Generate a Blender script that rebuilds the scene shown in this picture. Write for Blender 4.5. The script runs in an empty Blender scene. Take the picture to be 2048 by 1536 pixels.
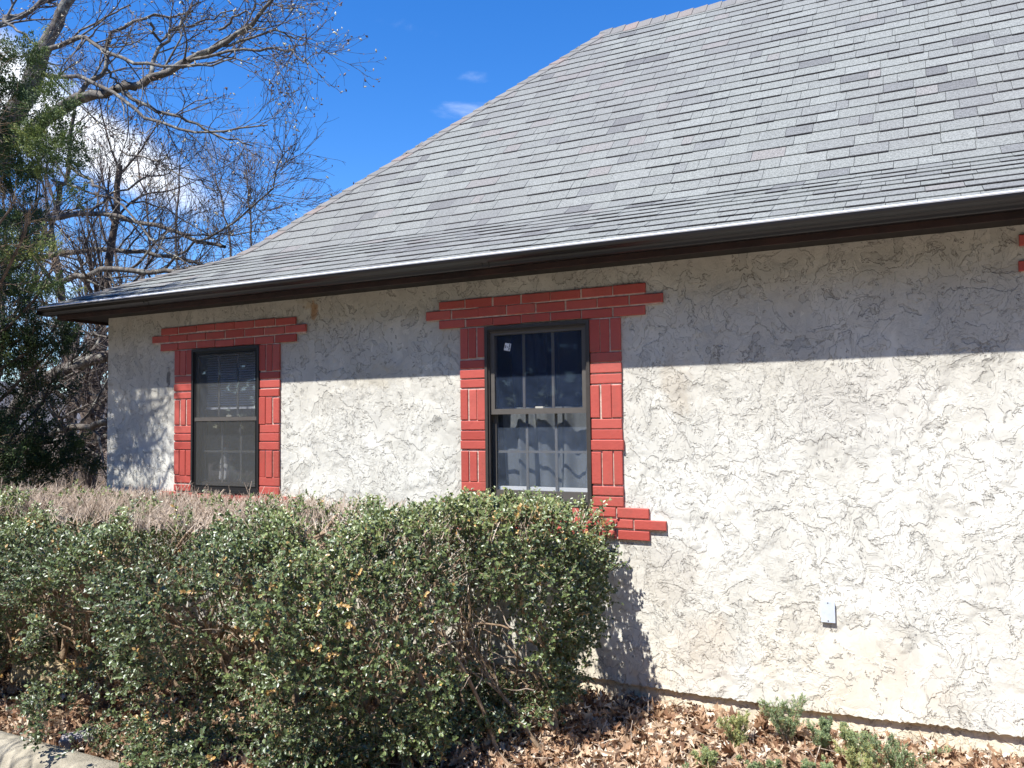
import bpy, math, random
import numpy as np
from mathutils import Matrix, Vector
random.seed(7)
RNG = np.random.default_rng(11)
S = bpy.context.scene
COL = S.collection

# ------------------------------------------------------------------ camera
FPX, YAW, PITCH, ROLL, CD = 1622.9, .47206, .04684, -.01150, 4.7711
cy_, sy_, cp_, sp_ = math.cos(YAW), math.sin(YAW), math.cos(PITCH), math.sin(PITCH)
FW = np.array([-sy_*cp_, cy_*cp_, sp_]); R0 = np.array([cy_, sy_, 0.]); U0 = np.cross(R0, FW)
RT = math.cos(ROLL)*R0 + math.sin(ROLL)*U0
UP = -math.sin(ROLL)*R0 + math.cos(ROLL)*U0
CAMP = np.array([0, -CD, 0.])
cam = bpy.data.cameras.new('camera'); camo = bpy.data.objects.new('camera', cam); COL.objects.link(camo)
cam.sensor_width = 36; cam.lens = FPX/2048*36; cam.clip_start = .05; cam.clip_end = 20000
M = Matrix(((RT[0], UP[0], -FW[0], CAMP[0]), (RT[1], UP[1], -FW[1], CAMP[1]), (RT[2], UP[2], -FW[2], CAMP[2]), (0, 0, 0, 1)))
camo.matrix_world = M
S.camera = camo

def ray(px, py):
    return FW + RT*(px-1024)/FPX - UP*(py-768)/FPX
def at(px, py, y):
    """the point of the plane y = const seen at a place of the photograph (used to measure things)"""
    d = ray(px, py); t = (y+CD)/d[1]
    return np.array([d[0]*t, y, d[2]*t])

# ------------------------------------------------------------------ world, sun, exposure
SUN = np.array([-.33, -1.0, 1.75]); SUN /= np.linalg.norm(SUN)
EL = math.asin(SUN[2]); AZ = math.atan2(SUN[0], SUN[1])      # azimuth from +Y towards +X
W = bpy.data.worlds.new('World'); S.world = W; W.use_nodes = True
wn = W.node_tree.nodes; wl = W.node_tree.links; wn.clear()
wout = wn.new('ShaderNodeOutputWorld'); bg = wn.new('ShaderNodeBackground')
sky = wn.new('ShaderNodeTexSky'); sky.sky_type = 'NISHITA'; sky.sun_disc = False
sky.sun_elevation = EL; sky.sun_rotation = AZ; sky.air_density = 1.0; sky.dust_density = .15; sky.ozone_density = 4.0; sky.altitude = 600
hs = wn.new('ShaderNodeHueSaturation'); hs.inputs['Saturation'].default_value = 1.32; hs.inputs['Hue'].default_value = .509
wl.new(sky.outputs[0], hs.inputs['Color'])
tc = wn.new('ShaderNodeTexCoord')
def wmath(op, a, b=None, c=None):
    n = wn.new('ShaderNodeMath'); n.operation = op
    for i, v in enumerate((a, b, c)):
        if v is None: continue
        if isinstance(v, (int, float)): n.inputs[i].default_value = v
        else: wl.new(v, n.inputs[i])
    return n.outputs[0]
def wdot(vec):
    n = wn.new('ShaderNodeVectorMath'); n.operation = 'DOT_PRODUCT'
    wl.new(tc.outputs['Generated'], n.inputs[0]); n.inputs[1].default_value = tuple(vec); return n.outputs['Value']
noi = wn.new('ShaderNodeTexNoise'); noi.inputs['Scale'].default_value = 7; noi.inputs['Detail'].default_value = 9; noi.inputs['Roughness'].default_value = .62
noi.inputs['Distortion'].default_value = .5
mp = wn.new('ShaderNodeMapping'); mp.inputs['Scale'].default_value = (1, 1, 1.8); wl.new(tc.outputs['Generated'], mp.inputs[0]); wl.new(mp.outputs[0], noi.inputs['Vector'])
def cloud(px, py, a, b, ang, gain):
    c = ray(px, py); c /= np.linalg.norm(c)
    r = np.cross(c, [0, 0, 1]); r /= np.linalg.norm(r); u = np.cross(r, c)
    ca, sa = math.cos(ang), math.sin(ang)
    e1 = ca*r + sa*u; e2 = -sa*r + ca*u
    x = wmath('DIVIDE', wdot(e1), a); y = wmath('DIVIDE', wdot(e2), b)
    r2 = wmath('ADD', wmath('MULTIPLY', x, x), wmath('MULTIPLY', y, y))
    g = wmath('MULTIPLY', wmath('POWER', 2.718, wmath('MULTIPLY', r2, -1.0)), wmath('GREATER_THAN', wdot(c), .3))
    return wmath('MULTIPLY', g, gain)
cl = wmath('MAXIMUM', cloud(190, 285, .125, .036, -.50, 1.28), cloud(20, 190, .10, .06, -.55, 1.2))
for args in ((935, 152, .055, .016, -.05, .44), (925, 218, .05, .018, .1, .42), (840, 60, .07, .02, -.2, .38), (440, 420, .25, .06, -.15, .40), (-500, 500, .3, .12, .1, .9)):
    cl = wmath('MAXIMUM', cl, cloud(*args))
mr = wn.new('ShaderNodeMapRange'); mr.interpolation_type = 'SMOOTHSTEP'
wl.new(wmath('ADD', wmath('MULTIPLY', noi.outputs['Fac'], 1.15), wmath('SUBTRACT', cl, 1.0)), mr.inputs['Value'])
mr.inputs['From Min'].default_value = -.12; mr.inputs['From Max'].default_value = .62; mr.inputs['To Max'].default_value = 1.0
mix = wn.new('ShaderNodeMix'); mix.data_type = 'RGBA'
wl.new(mr.outputs[0], mix.inputs['Factor']); wl.new(hs.outputs[0], mix.inputs[6]); mix.inputs[7].default_value = (6.2, 6.5, 7.0, 1)
wl.new(mix.outputs[2], bg.inputs['Color']); bg.inputs['Strength'].default_value = .14
wl.new(bg.outputs[0], wout.inputs['Surface'])
sl = bpy.data.lights.new('sun', 'SUN'); sl.energy = 5.0; sl.angle = math.radians(.55); sl.color = (1, .985, .955)
so = bpy.data.objects.new('sun', sl); COL.objects.link(so)
so.rotation_euler = Vector(SUN).to_track_quat('Z', 'Y').to_euler(); so.location = (-6, -20, 30)
S.view_settings.view_transform = 'Standard'; S.view_settings.look = 'None'; S.view_settings.gamma = 1
S.view_settings.exposure = .80
S.render.engine = 'CYCLES'
S.cycles.max_bounces = 8; S.cycles.transparent_max_bounces = 24

# ------------------------------------------------------------------ helpers
def tag(o, label=None, cat=None, group=None, kind=None):
    if label: o['label'] = label
    if cat: o['category'] = cat
    if group: o['group'] = group
    if kind: o['kind'] = kind
    return o
def empty(name, loc=(0, 0, 0)):
    o = bpy.data.objects.new(name, None); COL.objects.link(o); o.location = loc; o.empty_display_size = .2; return o
def link(name, me, parent=None, mat=None):
    o = bpy.data.objects.new(name, me); COL.objects.link(o)
    if mat: me.materials.append(mat)
    if parent is not None:
        o.parent = parent
        # keep vertices in world space
        w = Vector((0, 0, 0)); p = parent
        while p is not None: w += p.location; p = p.parent
        o.location = -w
    return o
class MB:
    def __init__(s): s.v = []; s.f = []
    def quad(s, a, b, c, d):
        n = len(s.v); s.v += [tuple(a), tuple(b), tuple(c), tuple(d)]; s.f.append((n, n+1, n+2, n+3)); return s
    def box(s, x0, x1, y0, y1, z0, z1):
        n = len(s.v)
        s.v += [(x0,y0,z0),(x1,y0,z0),(x1,y1,z0),(x0,y1,z0),(x0,y0,z1),(x1,y0,z1),(x1,y1,z1),(x0,y1,z1)]
        s.f += [(n,n+3,n+2,n+1),(n+4,n+5,n+6,n+7),(n,n+1,n+5,n+4),(n+1,n+2,n+6,n+5),(n+2,n+3,n+7,n+6),(n+3,n,n+4,n+7)]
        return s
    def brick(s, x0, x1, z0, z1, yb, yf, c=.003):
        n = len(s.v)
        for (y, e) in ((yb, 0), (yf+c, 0), (yf, c)):
            s.v += [(x0+e,y,z0+e),(x1-e,y,z0+e),(x1-e,y,z1-e),(x0+e,y,z1-e)]
        for k in (0, 4):
            for i in range(4):
                j = (i+1) % 4; s.f.append((n+k+i, n+k+j, n+k+4+j, n+k+4+i))
        s.f.append((n+8, n+9, n+10, n+11)); return s
    def prism(s, prof, x0, x1, axis='x', closed=True):
        """extrude a (y,z) profile along x"""
        n = len(s.v); k = len(prof)
        for x in (x0, x1):
            for (a, b) in prof: s.v.append((x, a, b) if axis == 'x' else (a, x, b))
        for i in range(k if closed else k-1):
            j = (i+1) % k; s.f.append((n+i, n+j, n+k+j, n+k+i))
        if closed: s.f += [tuple(range(n, n+k))[::-1], tuple(range(n+k, n+2*k))]
        return s
    def build(s, name, mat, parent=None, smooth=False):
        me = bpy.data.meshes.new(name); me.from_pydata(s.v, [], s.f); me.update()
        if smooth:
            for p in me.polygons: p.use_smooth = True
        return link(name, me, parent, mat)
def npmesh(name, V, F, mat, parent=None, val=None, smooth=False):
    """big mesh from arrays; F (n,3) or (n,4); val = one float per vertex, read by materials as 'v'"""
    V = np.asarray(V, np.float32).reshape(-1, 3); F = np.asarray(F, np.int32); k = F.shape[1]
    me = bpy.data.meshes.new(name)
    me.vertices.add(len(V)); me.vertices.foreach_set('co', V.ravel())
    me.loops.add(F.size); me.loops.foreach_set('vertex_index', F.ravel())
    me.polygons.add(len(F)); me.polygons.foreach_set('loop_start', np.arange(0, F.size, k, dtype=np.int32))
    try: me.polygons.foreach_set('loop_total', np.full(len(F), k, np.int32))
    except Exception: pass
    me.polygons.foreach_set('use_smooth', np.full(len(F), smooth, bool))
    if val is not None:
        a = me.attributes.new('v', 'FLOAT', 'POINT'); a.data.foreach_set('value', np.asarray(val, np.float32).ravel())
    me.update(calc_edges=True); me.validate()
    return link(name, me, parent, mat)
def norm(a): return a/np.maximum(np.linalg.norm(a, axis=-1, keepdims=True), 1e-9)

def tubes(P, R, sides=4):
    """P (N,K,3), R (N,K) -> verts, quads"""
    P = np.asarray(P, float); R = np.asarray(R, float); N, K, _ = P.shape
    T = np.zeros_like(P); T[:, 1:-1] = P[:, 2:]-P[:, :-2]; T[:, 0] = P[:, 1]-P[:, 0]; T[:, -1] = P[:, -1]-P[:, -2]; T = norm(T)
    ref = np.where(np.abs(T[:, :1, 2:3]) > .8, np.array([[[1., 0, 0]]]), np.array([[[0, 0, 1.]]]))
    A = norm(np.cross(T, np.broadcast_to(ref, T.shape))); B = np.cross(T, A)
    an = np.arange(sides)*2*np.pi/sides
    V = P[:, :, None, :] + R[:, :, None, None]*(np.cos(an)[None, None, :, None]*A[:, :, None, :] + np.sin(an)[None, None, :, None]*B[:, :, None, :])
    idx = np.arange(N*K*sides).reshape(N, K, sides)
    a = idx[:, :-1, :]; b = np.roll(a, -1, axis=2); c = idx[:, 1:, :]; d = np.roll(c, -1, axis=2)
    F = np.stack([a, b, d, c], -1).reshape(-1, 4)
    return V.reshape(-1, 3), F
def join(parts):
    Vs, Fs, n = [], [], 0
    for V, F in parts:
        Vs.append(V); Fs.append(F+n); n += len(V)
    return np.concatenate(Vs), np.concatenate(Fs)
def smooth_path(pts, n, rng=None, wob=0.):
    """resample a polyline with Catmull-Rom; pts (k,3)"""
    p = np.asarray(pts, float); p = np.vstack([2*p[0]-p[1], p, 2*p[-1]-p[-2]])
    k = len(p)-3; out = []
    for t in np.linspace(0, k-1e-6, n):
        i = int(t); u = t-i; a, b, c, d = p[i:i+4]
        out.append(.5*((2*b)+(-a+c)*u+(2*a-5*b+4*c-d)*u*u+(-a+3*b-3*c+d)*u**3))
    out = np.array(out)
    if wob: out[1:-1] += rng.normal(0, wob, (n-2, 3))
    return out
def grow(P, R, n, lo, hi, K, ang, up=0., wob=.12, tmin=.25, taper=.6, rmin=.002, rng=RNG, bend=None, tpow=1.):
    """children branches for every parent polyline, vectorised"""
    N, K0, _ = P.shape
    t = tmin + (1-tmin)*rng.random((N, n))**tpow
    x = t*(K0-1); i = np.minimum(x.astype(int), K0-2); f = (x-i)[..., None]
    ii = np.arange(N)[:, None]
    A = P[ii, i]*(1-f)+P[ii, i+1]*f; T = norm(P[ii, i+1]-P[ii, i])
    r0 = (R[ii, i]*(1-f[..., 0])+R[ii, i+1]*f[..., 0])*taper
    q = rng.normal(size=(N, n, 3)); q = norm(q-(q*T).sum(-1, keepdims=True)*T)
    a = ang*(.7+.6*rng.random((N, n, 1)))
    D = norm(np.cos(a)*T+np.sin(a)*q+np.array([0, 0, up]))
    L = (lo+(hi-lo)*rng.random((N, n)))*(1.15-.6*t)
    M = N*n; A = A.reshape(M, 3); D = D.reshape(M, 3); L = L.reshape(M); r0 = np.maximum(r0.reshape(M), rmin)
    out = np.zeros((M, K, 3)); out[:, 0] = A; d = D
    for k in range(1, K):
        d = d+rng.normal(0, wob, (M, 3))
        if bend is not None: d = d+np.array([0, 0, bend(k/(K-1))])
        d = norm(d)
        out[:, k] = out[:, k-1]+d*(L/(K-1))[:, None]
    rr = r0[:, None]*np.linspace(1, .35, K)[None, :]
    return out, np.maximum(rr, rmin*.6)

# --- materials
def mat(name):
    m = bpy.data.materials.new(name); m.use_nodes = True; nt = m.node_tree; nt.nodes.clear()
    o = nt.nodes.new('ShaderNodeOutputMaterial'); b = nt.nodes.new('ShaderNodeBsdfPrincipled'); nt.links.new(b.outputs[0], o.inputs[0])
    return m, nt, b, o
class NT:
    def __init__(s, nt): s.nt = nt; s.n = nt.nodes; s.l = nt.links; s.tc = None
    def set(s, sock, v):
        if isinstance(v, (int, float)): sock.default_value = v
        elif isinstance(v, tuple): sock.default_value = v if len(v) != 3 or sock.type == 'VECTOR' else v+(1,)
        else: s.l.new(v, sock)
    def m(s, op, a, b=None, c=None, clamp=False):
        n = s.n.new('ShaderNodeMath'); n.operation = op; n.use_clamp = clamp
        for i, v in enumerate((a, b, c)):
            if v is not None: s.set(n.inputs[i], v)
        return n.outputs[0]
    def co(s, kind='Object'):
        if s.tc is None: s.tc = s.n.new('ShaderNodeTexCoord')
        return s.tc.outputs[kind]
    def map(s, scale=(1,1,1), loc=(0,0,0), vec=None):
        n = s.n.new('ShaderNodeMapping'); n.inputs['Scale'].default_value = scale; n.inputs['Location'].default_value = loc
        s.l.new(vec or s.co(), n.inputs[0]); return n.outputs[0]
    def noise(s, scale, detail=4, rough=.55, dist=0., vec=None, out='Fac'):
        n = s.n.new('ShaderNodeTexNoise'); n.inputs['Scale'].default_value = scale; n.inputs['Detail'].default_value = detail
        n.inputs['Roughness'].default_value = rough; n.inputs['Distortion'].default_value = dist
        s.l.new(vec or s.co(), n.inputs['Vector']); return n.outputs[out]
    def vor(s, scale, feature='F1', vec=None):
        n = s.n.new('ShaderNodeTexVoronoi'); n.feature = feature; n.inputs['Scale'].default_value = scale; s.l.new(vec or s.co(), n.inputs['Vector']); return n.outputs[0]
    def rng(s, v, a, b, c=0., d=1., smooth=False):
        n = s.n.new('ShaderNodeMapRange'); s.set(n.inputs['Value'], v)
        if smooth: n.interpolation_type = 'SMOOTHSTEP'
        for k, x in zip(('From Min', 'From Max', 'To Min', 'To Max'), (a, b, c, d)): n.inputs[k].default_value = x
        return n.outputs[0]
    def mix(s, f, a, b, mode='MIX'):
        n = s.n.new('ShaderNodeMix'); n.data_type = 'RGBA'; n.blend_type = mode
        s.set(n.inputs['Factor'], f); s.set(n.inputs[6], a); s.set(n.inputs[7], b); return n.outputs[2]
    def ramp(s, v, stops, interp='LINEAR'):
        n = s.n.new('ShaderNodeValToRGB'); n.color_ramp.interpolation = interp; e = n.color_ramp.elements
        while len(e) < len(stops): e.new(.5)
        for q, (p, c) in zip(e, stops): q.position = p; q.color = tuple(c)+(1,)
        s.set(n.inputs[0], v); return n.outputs[0]
    def attr(s, name='v'):
        n = s.n.new('ShaderNodeAttribute'); n.attribute_name = name; return n.outputs['Fac']
    def bump(s, h, dist, strength=1., nrm=None):
        n = s.n.new('ShaderNodeBump'); n.inputs['Distance'].default_value = dist; n.inputs['Strength'].default_value = strength
        s.set(n.inputs['Height'], h)
        if nrm is not None: s.l.new(nrm, n.inputs['Normal'])
        return n.outputs[0]
    def sep(s, vec=None):
        n = s.n.new('ShaderNodeSeparateXYZ'); s.l.new(vec or s.co(), n.inputs[0]); return n.outputs
    def comb(s, x, y, z):
        n = s.n.new('ShaderNodeCombineXYZ')
        for i, v in enumerate((x, y, z)): s.set(n.inputs[i], v)
        return n.outputs[0]
def simple(name, col, rough=.6, metal=0., spec=.5, var=0., scale=8., bumpd=0., bscale=60.):
    m, nt, b, o = mat(name); g = NT(nt)
    if var:
        c = g.mix(g.rng(g.noise(scale, 5), .3, .7), tuple(x*(1-var) for x in col), tuple(min(1, x*(1+var)) for x in col)); nt.links.new(c, b.inputs['Base Color'])
    else: b.inputs['Base Color'].default_value = tuple(col)+(1,)
    b.inputs['Roughness'].default_value = rough; b.inputs['Metallic'].default_value = metal; b.inputs['Specular IOR Level'].default_value = spec
    if bumpd: nt.links.new(g.bump(g.noise(bscale, 4), bumpd), b.inputs['Normal'])
    return m

def stucco(name, tint=(1, 1, 1), stains=True):
    m, nt, b, o = mat(name); g = NT(nt)
    P = g.co(); sx = g.sep(); X, Z = sx[0], sx[2]
    # warped coordinates
    w = g.n.new('ShaderNodeVectorMath'); w.operation = 'ADD'
    wv = g.n.new('ShaderNodeVectorMath'); wv.operation = 'SCALE'; wv.inputs['Scale'].default_value = .10
    nc = g.noise(5, 3, out='Color'); g.l.new(nc, wv.inputs[0]); g.l.new(P, w.inputs[0]); g.l.new(wv.outputs[0], w.inputs[1]); Q = w.outputs[0]
    def terrace(v, k, p):
        t = g.m('MULTIPLY', v, k); fr = g.m('FRACT', t); fl = g.m('FLOOR', t)
        return g.m('DIVIDE', g.m('ADD', fl, g.m('POWER', fr, p)), k), fr
    n1 = g.noise(4.2, 7, .60, .35, vec=Q)
    n2 = g.noise(10.5, 6, .62, .6, vec=g.map((1, 1, .72), (3, 1, 2), Q))
    n3 = g.noise(26, 5, .6, .8, vec=g.map((1, 1, 1.25), (7, 2, 5), Q))
    zone = g.rng(g.noise(2.6, 3, .6, vec=g.map((1, 1, 1), (9, 4, 1))), .38, .54, smooth=True)
    zone2 = g.rng(g.noise(2.1, 3, .6, vec=g.map((1, 1, 1), (2, 8, 6))), .42, .56, smooth=True)
    t1, f1 = terrace(n1, 7.5, 22); t2, f2 = terrace(n2, 8.0, 14); t3, f3 = terrace(n3, 6.0, 8)
    e1 = g.m('MULTIPLY', g.rng(f1, .88, .985, smooth=True), g.rng(g.noise(7, 3, .6, vec=g.map((1, 1, 1), (2, 2, 9))), .42, .56, .15, 1.)); e2 = g.m('MULTIPLY', g.rng(f2, .84, .98, smooth=True), g.m('MAXIMUM', zone, .25)); e3 = g.m('MULTIPLY', g.rng(f3, .78, .98), zone2)
    h = g.m('ADD', g.m('MULTIPLY', t1, 1.9), g.m('ADD', g.m('MULTIPLY', g.m('MULTIPLY', t2, g.m('MAXIMUM', zone, .22)), .85), g.m('MULTIPLY', g.m('MULTIPLY', t3, zone2), .26)))
    grain = g.noise(160, 3, .6)
    h = g.m('ADD', h, g.m('MULTIPLY', grain, .012))
    nt.links.new(g.bump(h, .0185, 1.0), b.inputs['Normal'])
    # colour: off-white trowelled plaster, soiled patches, darker creases, tan splash near the ground
    patch = g.rng(g.noise(1.6, 6, .62, .5, vec=g.map((1, 1, .8), (1, 5, 3), Q)), .36, .66, smooth=True)
    patch2 = g.rng(g.noise(6.5, 5, .6, .6, vec=g.map((1, 1, .6), (5, 3, 8), Q)), .38, .62, smooth=True)
    c = g.mix(patch, (.56, .535, .49), (.70, .675, .63))
    c = g.mix(g.m('MULTIPLY', patch2, .55), c, (.47, .45, .415))
    pale = g.rng(n1, .50, .56, smooth=True)
    c = g.mix(g.m('MULTIPLY', pale, .32), c, (.78, .76, .72))
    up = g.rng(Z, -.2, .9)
    c = g.mix(g.m('MULTIPLY', up, .50), c, (.40, .35, .285))  # soiling towards the top, plus the brown bounce light under the eave as colour
    low = g.m('MULTIPLY', g.rng(Z, -.75, -1.62, smooth=True), g.rng(g.noise(2.4, 4, .6, vec=g.map((1, 1, .5), (4, 4, 4))), .35, .62))
    c = g.mix(g.m('MULTIPLY', low, .42), c, (.66, .52, .36))
    c = g.mix(g.m('MULTIPLY', g.rng(Z, 1.0, .55, smooth=True), .0), c, c)
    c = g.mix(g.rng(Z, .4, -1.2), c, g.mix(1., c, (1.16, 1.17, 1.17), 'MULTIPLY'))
    lv = g.m('ADD', g.m('MULTIPLY', g.m('FRACT', g.m('MULTIPLY', g.m('FLOOR', g.m('MULTIPLY', n1, 7.5)), .618)), .20), g.m('ADD', g.m('MULTIPLY', g.m('FRACT', g.m('MULTIPLY', g.m('FLOOR', g.m('MULTIPLY', n2, 8.0)), .7548)), .20), .78))
    c = g.mix(1., c, g.comb(lv, lv, lv), 'MULTIPLY')
    c = g.mix(1., c, (1.07, 1.068, 1.01), 'MULTIPLY')
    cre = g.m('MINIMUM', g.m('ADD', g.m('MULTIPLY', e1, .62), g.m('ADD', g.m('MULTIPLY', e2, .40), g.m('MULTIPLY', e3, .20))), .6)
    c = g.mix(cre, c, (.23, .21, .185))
    # grime specks
    sp = g.rng(g.noise(70, 3, .7), .66, .74)
    c = g.mix(g.m('MULTIPLY', sp, .35), c, (.25, .22, .18))
    if stains:
        def spot(x, z, rx, rz, col, amt, k=.9, sc=22):
            global_d = g.m('ADD', g.m('POWER', g.m('DIVIDE', g.m('SUBTRACT', X, x), rx), 2), g.m('POWER', g.m('DIVIDE', g.m('SUBTRACT', Z, z), rz), 2))
            v = g.m('ADD', g.m('SUBTRACT', 1.0, global_d), g.m('MULTIPLY', g.m('SUBTRACT', g.noise(sc, 5, .65), .5), 2.2))
            return g.m('MULTIPLY', g.rng(v, .25, .9, smooth=True), amt), col
        for a, cc in (spot(-4.115, .86, .055, .10, (.36, .18, .07), .75), spot(-4.16, .90, .08, .04, (.44, .30, .16), .45), spot(-4.20, .95, .22, .05, (.42, .36, .25), .5, sc=9),
                      spot(-5.69, .40, .03, .12, (.13, .12, .11), .85), spot(-1.33, .20, .14, .24, (.42, .35, .26), .45, sc=9),
                      spot(-1.45, -.9, .35, .35, (.50, .44, .36), .35, sc=7), spot(-.3, .1, .5, .3, (.50, .47, .42), .35, sc=6),
                      spot(-3.6, .35, .5, .12, (.45, .39, .28), .4, sc=7), spot(-2.85, .6, .2, .3, (.42, .37, .30), .45, sc=8),
                      spot(-1.2, -1.35, .25, .35, (.62, .50, .37), .28, sc=6), spot(-.1, -1.35, .3, .2, (.62, .50, .37), .25, sc=6)):
            c = g.mix(a, c, cc)
    if tint != (1, 1, 1): c = g.mix(1., c, tint, 'MULTIPLY')
    nt.links.new(c, b.inputs['Base Color']); b.inputs['Roughness'].default_value = .92; b.inputs['Specular IOR Level'].default_value = .2
    return m
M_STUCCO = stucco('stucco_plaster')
M_FOUND = stucco('foundation_parging', (1.14, 1.07, .95), False)

def shingle_mat():
    m, nt, b, o = mat('asphalt_shingle'); g = NT(nt); v = g.attr()
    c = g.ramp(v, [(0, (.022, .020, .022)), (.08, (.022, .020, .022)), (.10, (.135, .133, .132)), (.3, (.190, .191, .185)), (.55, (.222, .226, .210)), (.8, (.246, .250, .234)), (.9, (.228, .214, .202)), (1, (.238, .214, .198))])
    gr = g.noise(95, 3, .85); c = g.mix(g.rng(gr, .36, .64), (.74, .74, .74), (1.28, 1.28, 1.28)) if False else g.mix(1., c, g.ramp(g.rng(gr, .40, .60), [(0, (.64, .65, .65)), (1, (1.30, 1.31, 1.31))]), 'MULTIPLY')
    st = g.rng(g.noise(.8, 5, .6, vec=g.map((1, .5, .5))), .40, .64, smooth=True)
    c = g.mix(g.m('MULTIPLY', st, .30), c, (.16, .15, .15))
    nt.links.new(c, b.inputs['Base Color']); b.inputs['Roughness'].default_value = .95; b.inputs['Specular IOR Level'].default_value = .15
    nt.links.new(g.bump(g.noise(300, 2, .7), .002, .6), b.inputs['Normal'])
    return m
M_SHINGLE = shingle_mat()
M_CAP = simple('hip_cap_shingle', (.215, .185, .165), .95, spec=.15, var=.22, scale=3.2, bumpd=.002, bscale=260)
M_DECK = simple('roof_deck', (.035, .033, .032), .9)
def brick_mat():
    m, nt, b, o = mat('painted_brick'); g = NT(nt)
    v = g.attr()
    c = g.ramp(v, [(0, (.40, .066, .048)), (.5, (.47, .088, .066)), (1, (.52, .115, .088))])
    c = g.mix(g.m('MULTIPLY', g.rng(g.noise(14, 5, .6), .5, .7), .35), c, (.34, .06, .05))
    chip = g.rng(g.noise(38, 4, .7), .70, .74); c = g.mix(g.m('MULTIPLY', chip, .6), c, (.62, .42, .34))
    c = g.mix(g.m('MULTIPLY', g.rng(g.noise(5, 6, .7, vec=g.map((1, 1, .35), (2, 2, 2))), .50, .68), .40), c, (.25, .10, .07))
    nt.links.new(c, b.inputs['Base Color']); b.inputs['Roughness'].default_value = .58; b.inputs['Specular IOR Level'].default_value = .35
    nt.links.new(g.bump(g.noise(55, 5, .7), .004, .55), b.inputs['Normal']); return m
M_BRICK = brick_mat()
M_MORTAR = simple('mortar', (.58, .44, .36), .95, var=.3, scale=30, bumpd=.006, bscale=60)
M_GUTTER = simple('dark_gutter_paint', (.0085, .0068, .0072), .34, spec=.5, var=.25, scale=3)
M_DRIP = simple('pale_drip_edge', (.72, .73, .76), .45, var=.06, scale=14)
M_WOOD = simple('dark_fascia_wood', (.030, .012, .008), .7, var=.5, scale=6, bumpd=.003, bscale=30)
M_SOFF = simple('soffit_wood', (.018, .014, .012), .8)
M_FRAME = simple('bronze_window_frame', (.055, .047, .041), .42, spec=.5, var=.12, scale=20)
M_FRAMED = simple('black_window_frame', (.020, .0195, .019), .45, spec=.5)
M_FRAMEL = simple('taupe_sash', (.10, .089, .078), .5, var=.08, scale=20)
M_GRID = simple('grey_muntin', (.17, .16, .145), .5)
M_WHITE = simple('white_paint', (.80, .80, .78), .4)
M_LATCH = simple('cream_latch', (.72, .66, .52), .4)
M_INT = simple('interior_wall', (.10, .10, .105), .9)
M_ZINC = simple('grey_metal_box', (.60, .64, .70), .45, metal=.0, var=.08, scale=30)
M_BLIND = simple('blind_slat', (.78, .79, .82), .6)
M_STICK = simple('sticker_paper', (.80, .80, .80), .6)
M_INK = simple('sticker_ink', (.02, .02, .02), .6)
def curtain_mat(name, col):
    m, nt, b, o = mat(name); g = NT(nt); b.inputs['Base Color'].default_value = col+(1,); b.inputs['Roughness'].default_value = .9
    tr = nt.nodes.new('ShaderNodeBsdfTranslucent'); tr.inputs['Color'].default_value = col+(1,)
    mx = nt.nodes.new('ShaderNodeMixShader'); mx.inputs[0].default_value = .3
    nt.links.new(b.outputs[0], mx.inputs[1]); nt.links.new(tr.outputs[0], mx.inputs[2]); nt.links.new(mx.outputs[0], o.inputs[0]); return m
M_CURT = curtain_mat('white_curtain', (.22, .24, .255)); M_BLUEC = curtain_mat('navy_curtain', (.02, .03, .07))
def veil(name, dif, amt, gloss, nscale=None, rough=.02):
    """clear pane / mesh screen: mostly see-through, a little dust that catches the sun, and a mirror part"""
    m, nt, b, o = mat(name); g = NT(nt); nt.nodes.remove(b)
    t = nt.nodes.new('ShaderNodeBsdfTransparent'); d = nt.nodes.new('ShaderNodeBsdfDiffuse'); d.inputs['Color'].default_value = dif+(1,)
    gl = nt.nodes.new('ShaderNodeBsdfGlossy'); gl.inputs['Roughness'].default_value = rough; gl.inputs['Color'].default_value = (.9, .95, 1, 1)
    m1 = nt.nodes.new('ShaderNodeMixShader'); m2 = nt.nodes.new('ShaderNodeMixShader')
    a = amt
    if nscale: a = g.m('MULTIPLY', g.rng(g.noise(nscale, 7, .7), .3, .72, .55, 1.6), amt)
    g.set(m1.inputs[0], a); nt.links.new(t.outputs[0], m1.inputs[1]); nt.links.new(d.outputs[0], m1.inputs[2])
    fr = nt.nodes.new('ShaderNodeFresnel'); fr.inputs[0].default_value = 1.5
    g.set(m2.inputs[0], g.m('MULTIPLY', fr.outputs[0], gloss)); nt.links.new(m1.outputs[0], m2.inputs[1]); nt.links.new(gl.outputs[0], m2.inputs[2])
    nt.links.new(m2.outputs[0], o.inputs[0]); return m
M_PANE = veil('dusty_pane', (.33, .41, .55), .065, .32, 9)
M_PANEU = veil('dusty_upper_pane', (.24, .34, .56), .040, .24, 9)
M_PANE2 = veil('clear_pane', (.45, .5, .58), .03, .4, 9)
M_SCREEN = veil('insect_screen', (.17, .17, .16), .18, .0)
def ground_mat():
    m, nt, b, o = mat('soil'); g = NT(nt)
    c = g.ramp(g.noise(9, 8, .7), [(.25, (.035, .022, .014)), (.5, (.11, .07, .042)), (.75, (.22, .15, .09))])
    nt.links.new(c, b.inputs['Base Color']); b.inputs['Roughness'].default_value = 1.
    nt.links.new(g.bump(g.noise(30, 8, .75), .03, .8), b.inputs['Normal']); return m
M_GROUND = ground_mat()
M_ASPH = simple('pale_bounce_road', (.36, .31, .25), .9, var=.3, scale=40, bumpd=.004, bscale=120)  # unseen road, made pale and warm to bounce light onto the shaded wall
M_CONC = simple('curb_concrete', (.33, .29, .215), .92, var=.35, scale=13, bumpd=.006, bscale=110)
M_PAVER = simple('grey_paver', (.30, .27, .265), .85, var=.15, scale=14)
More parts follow.
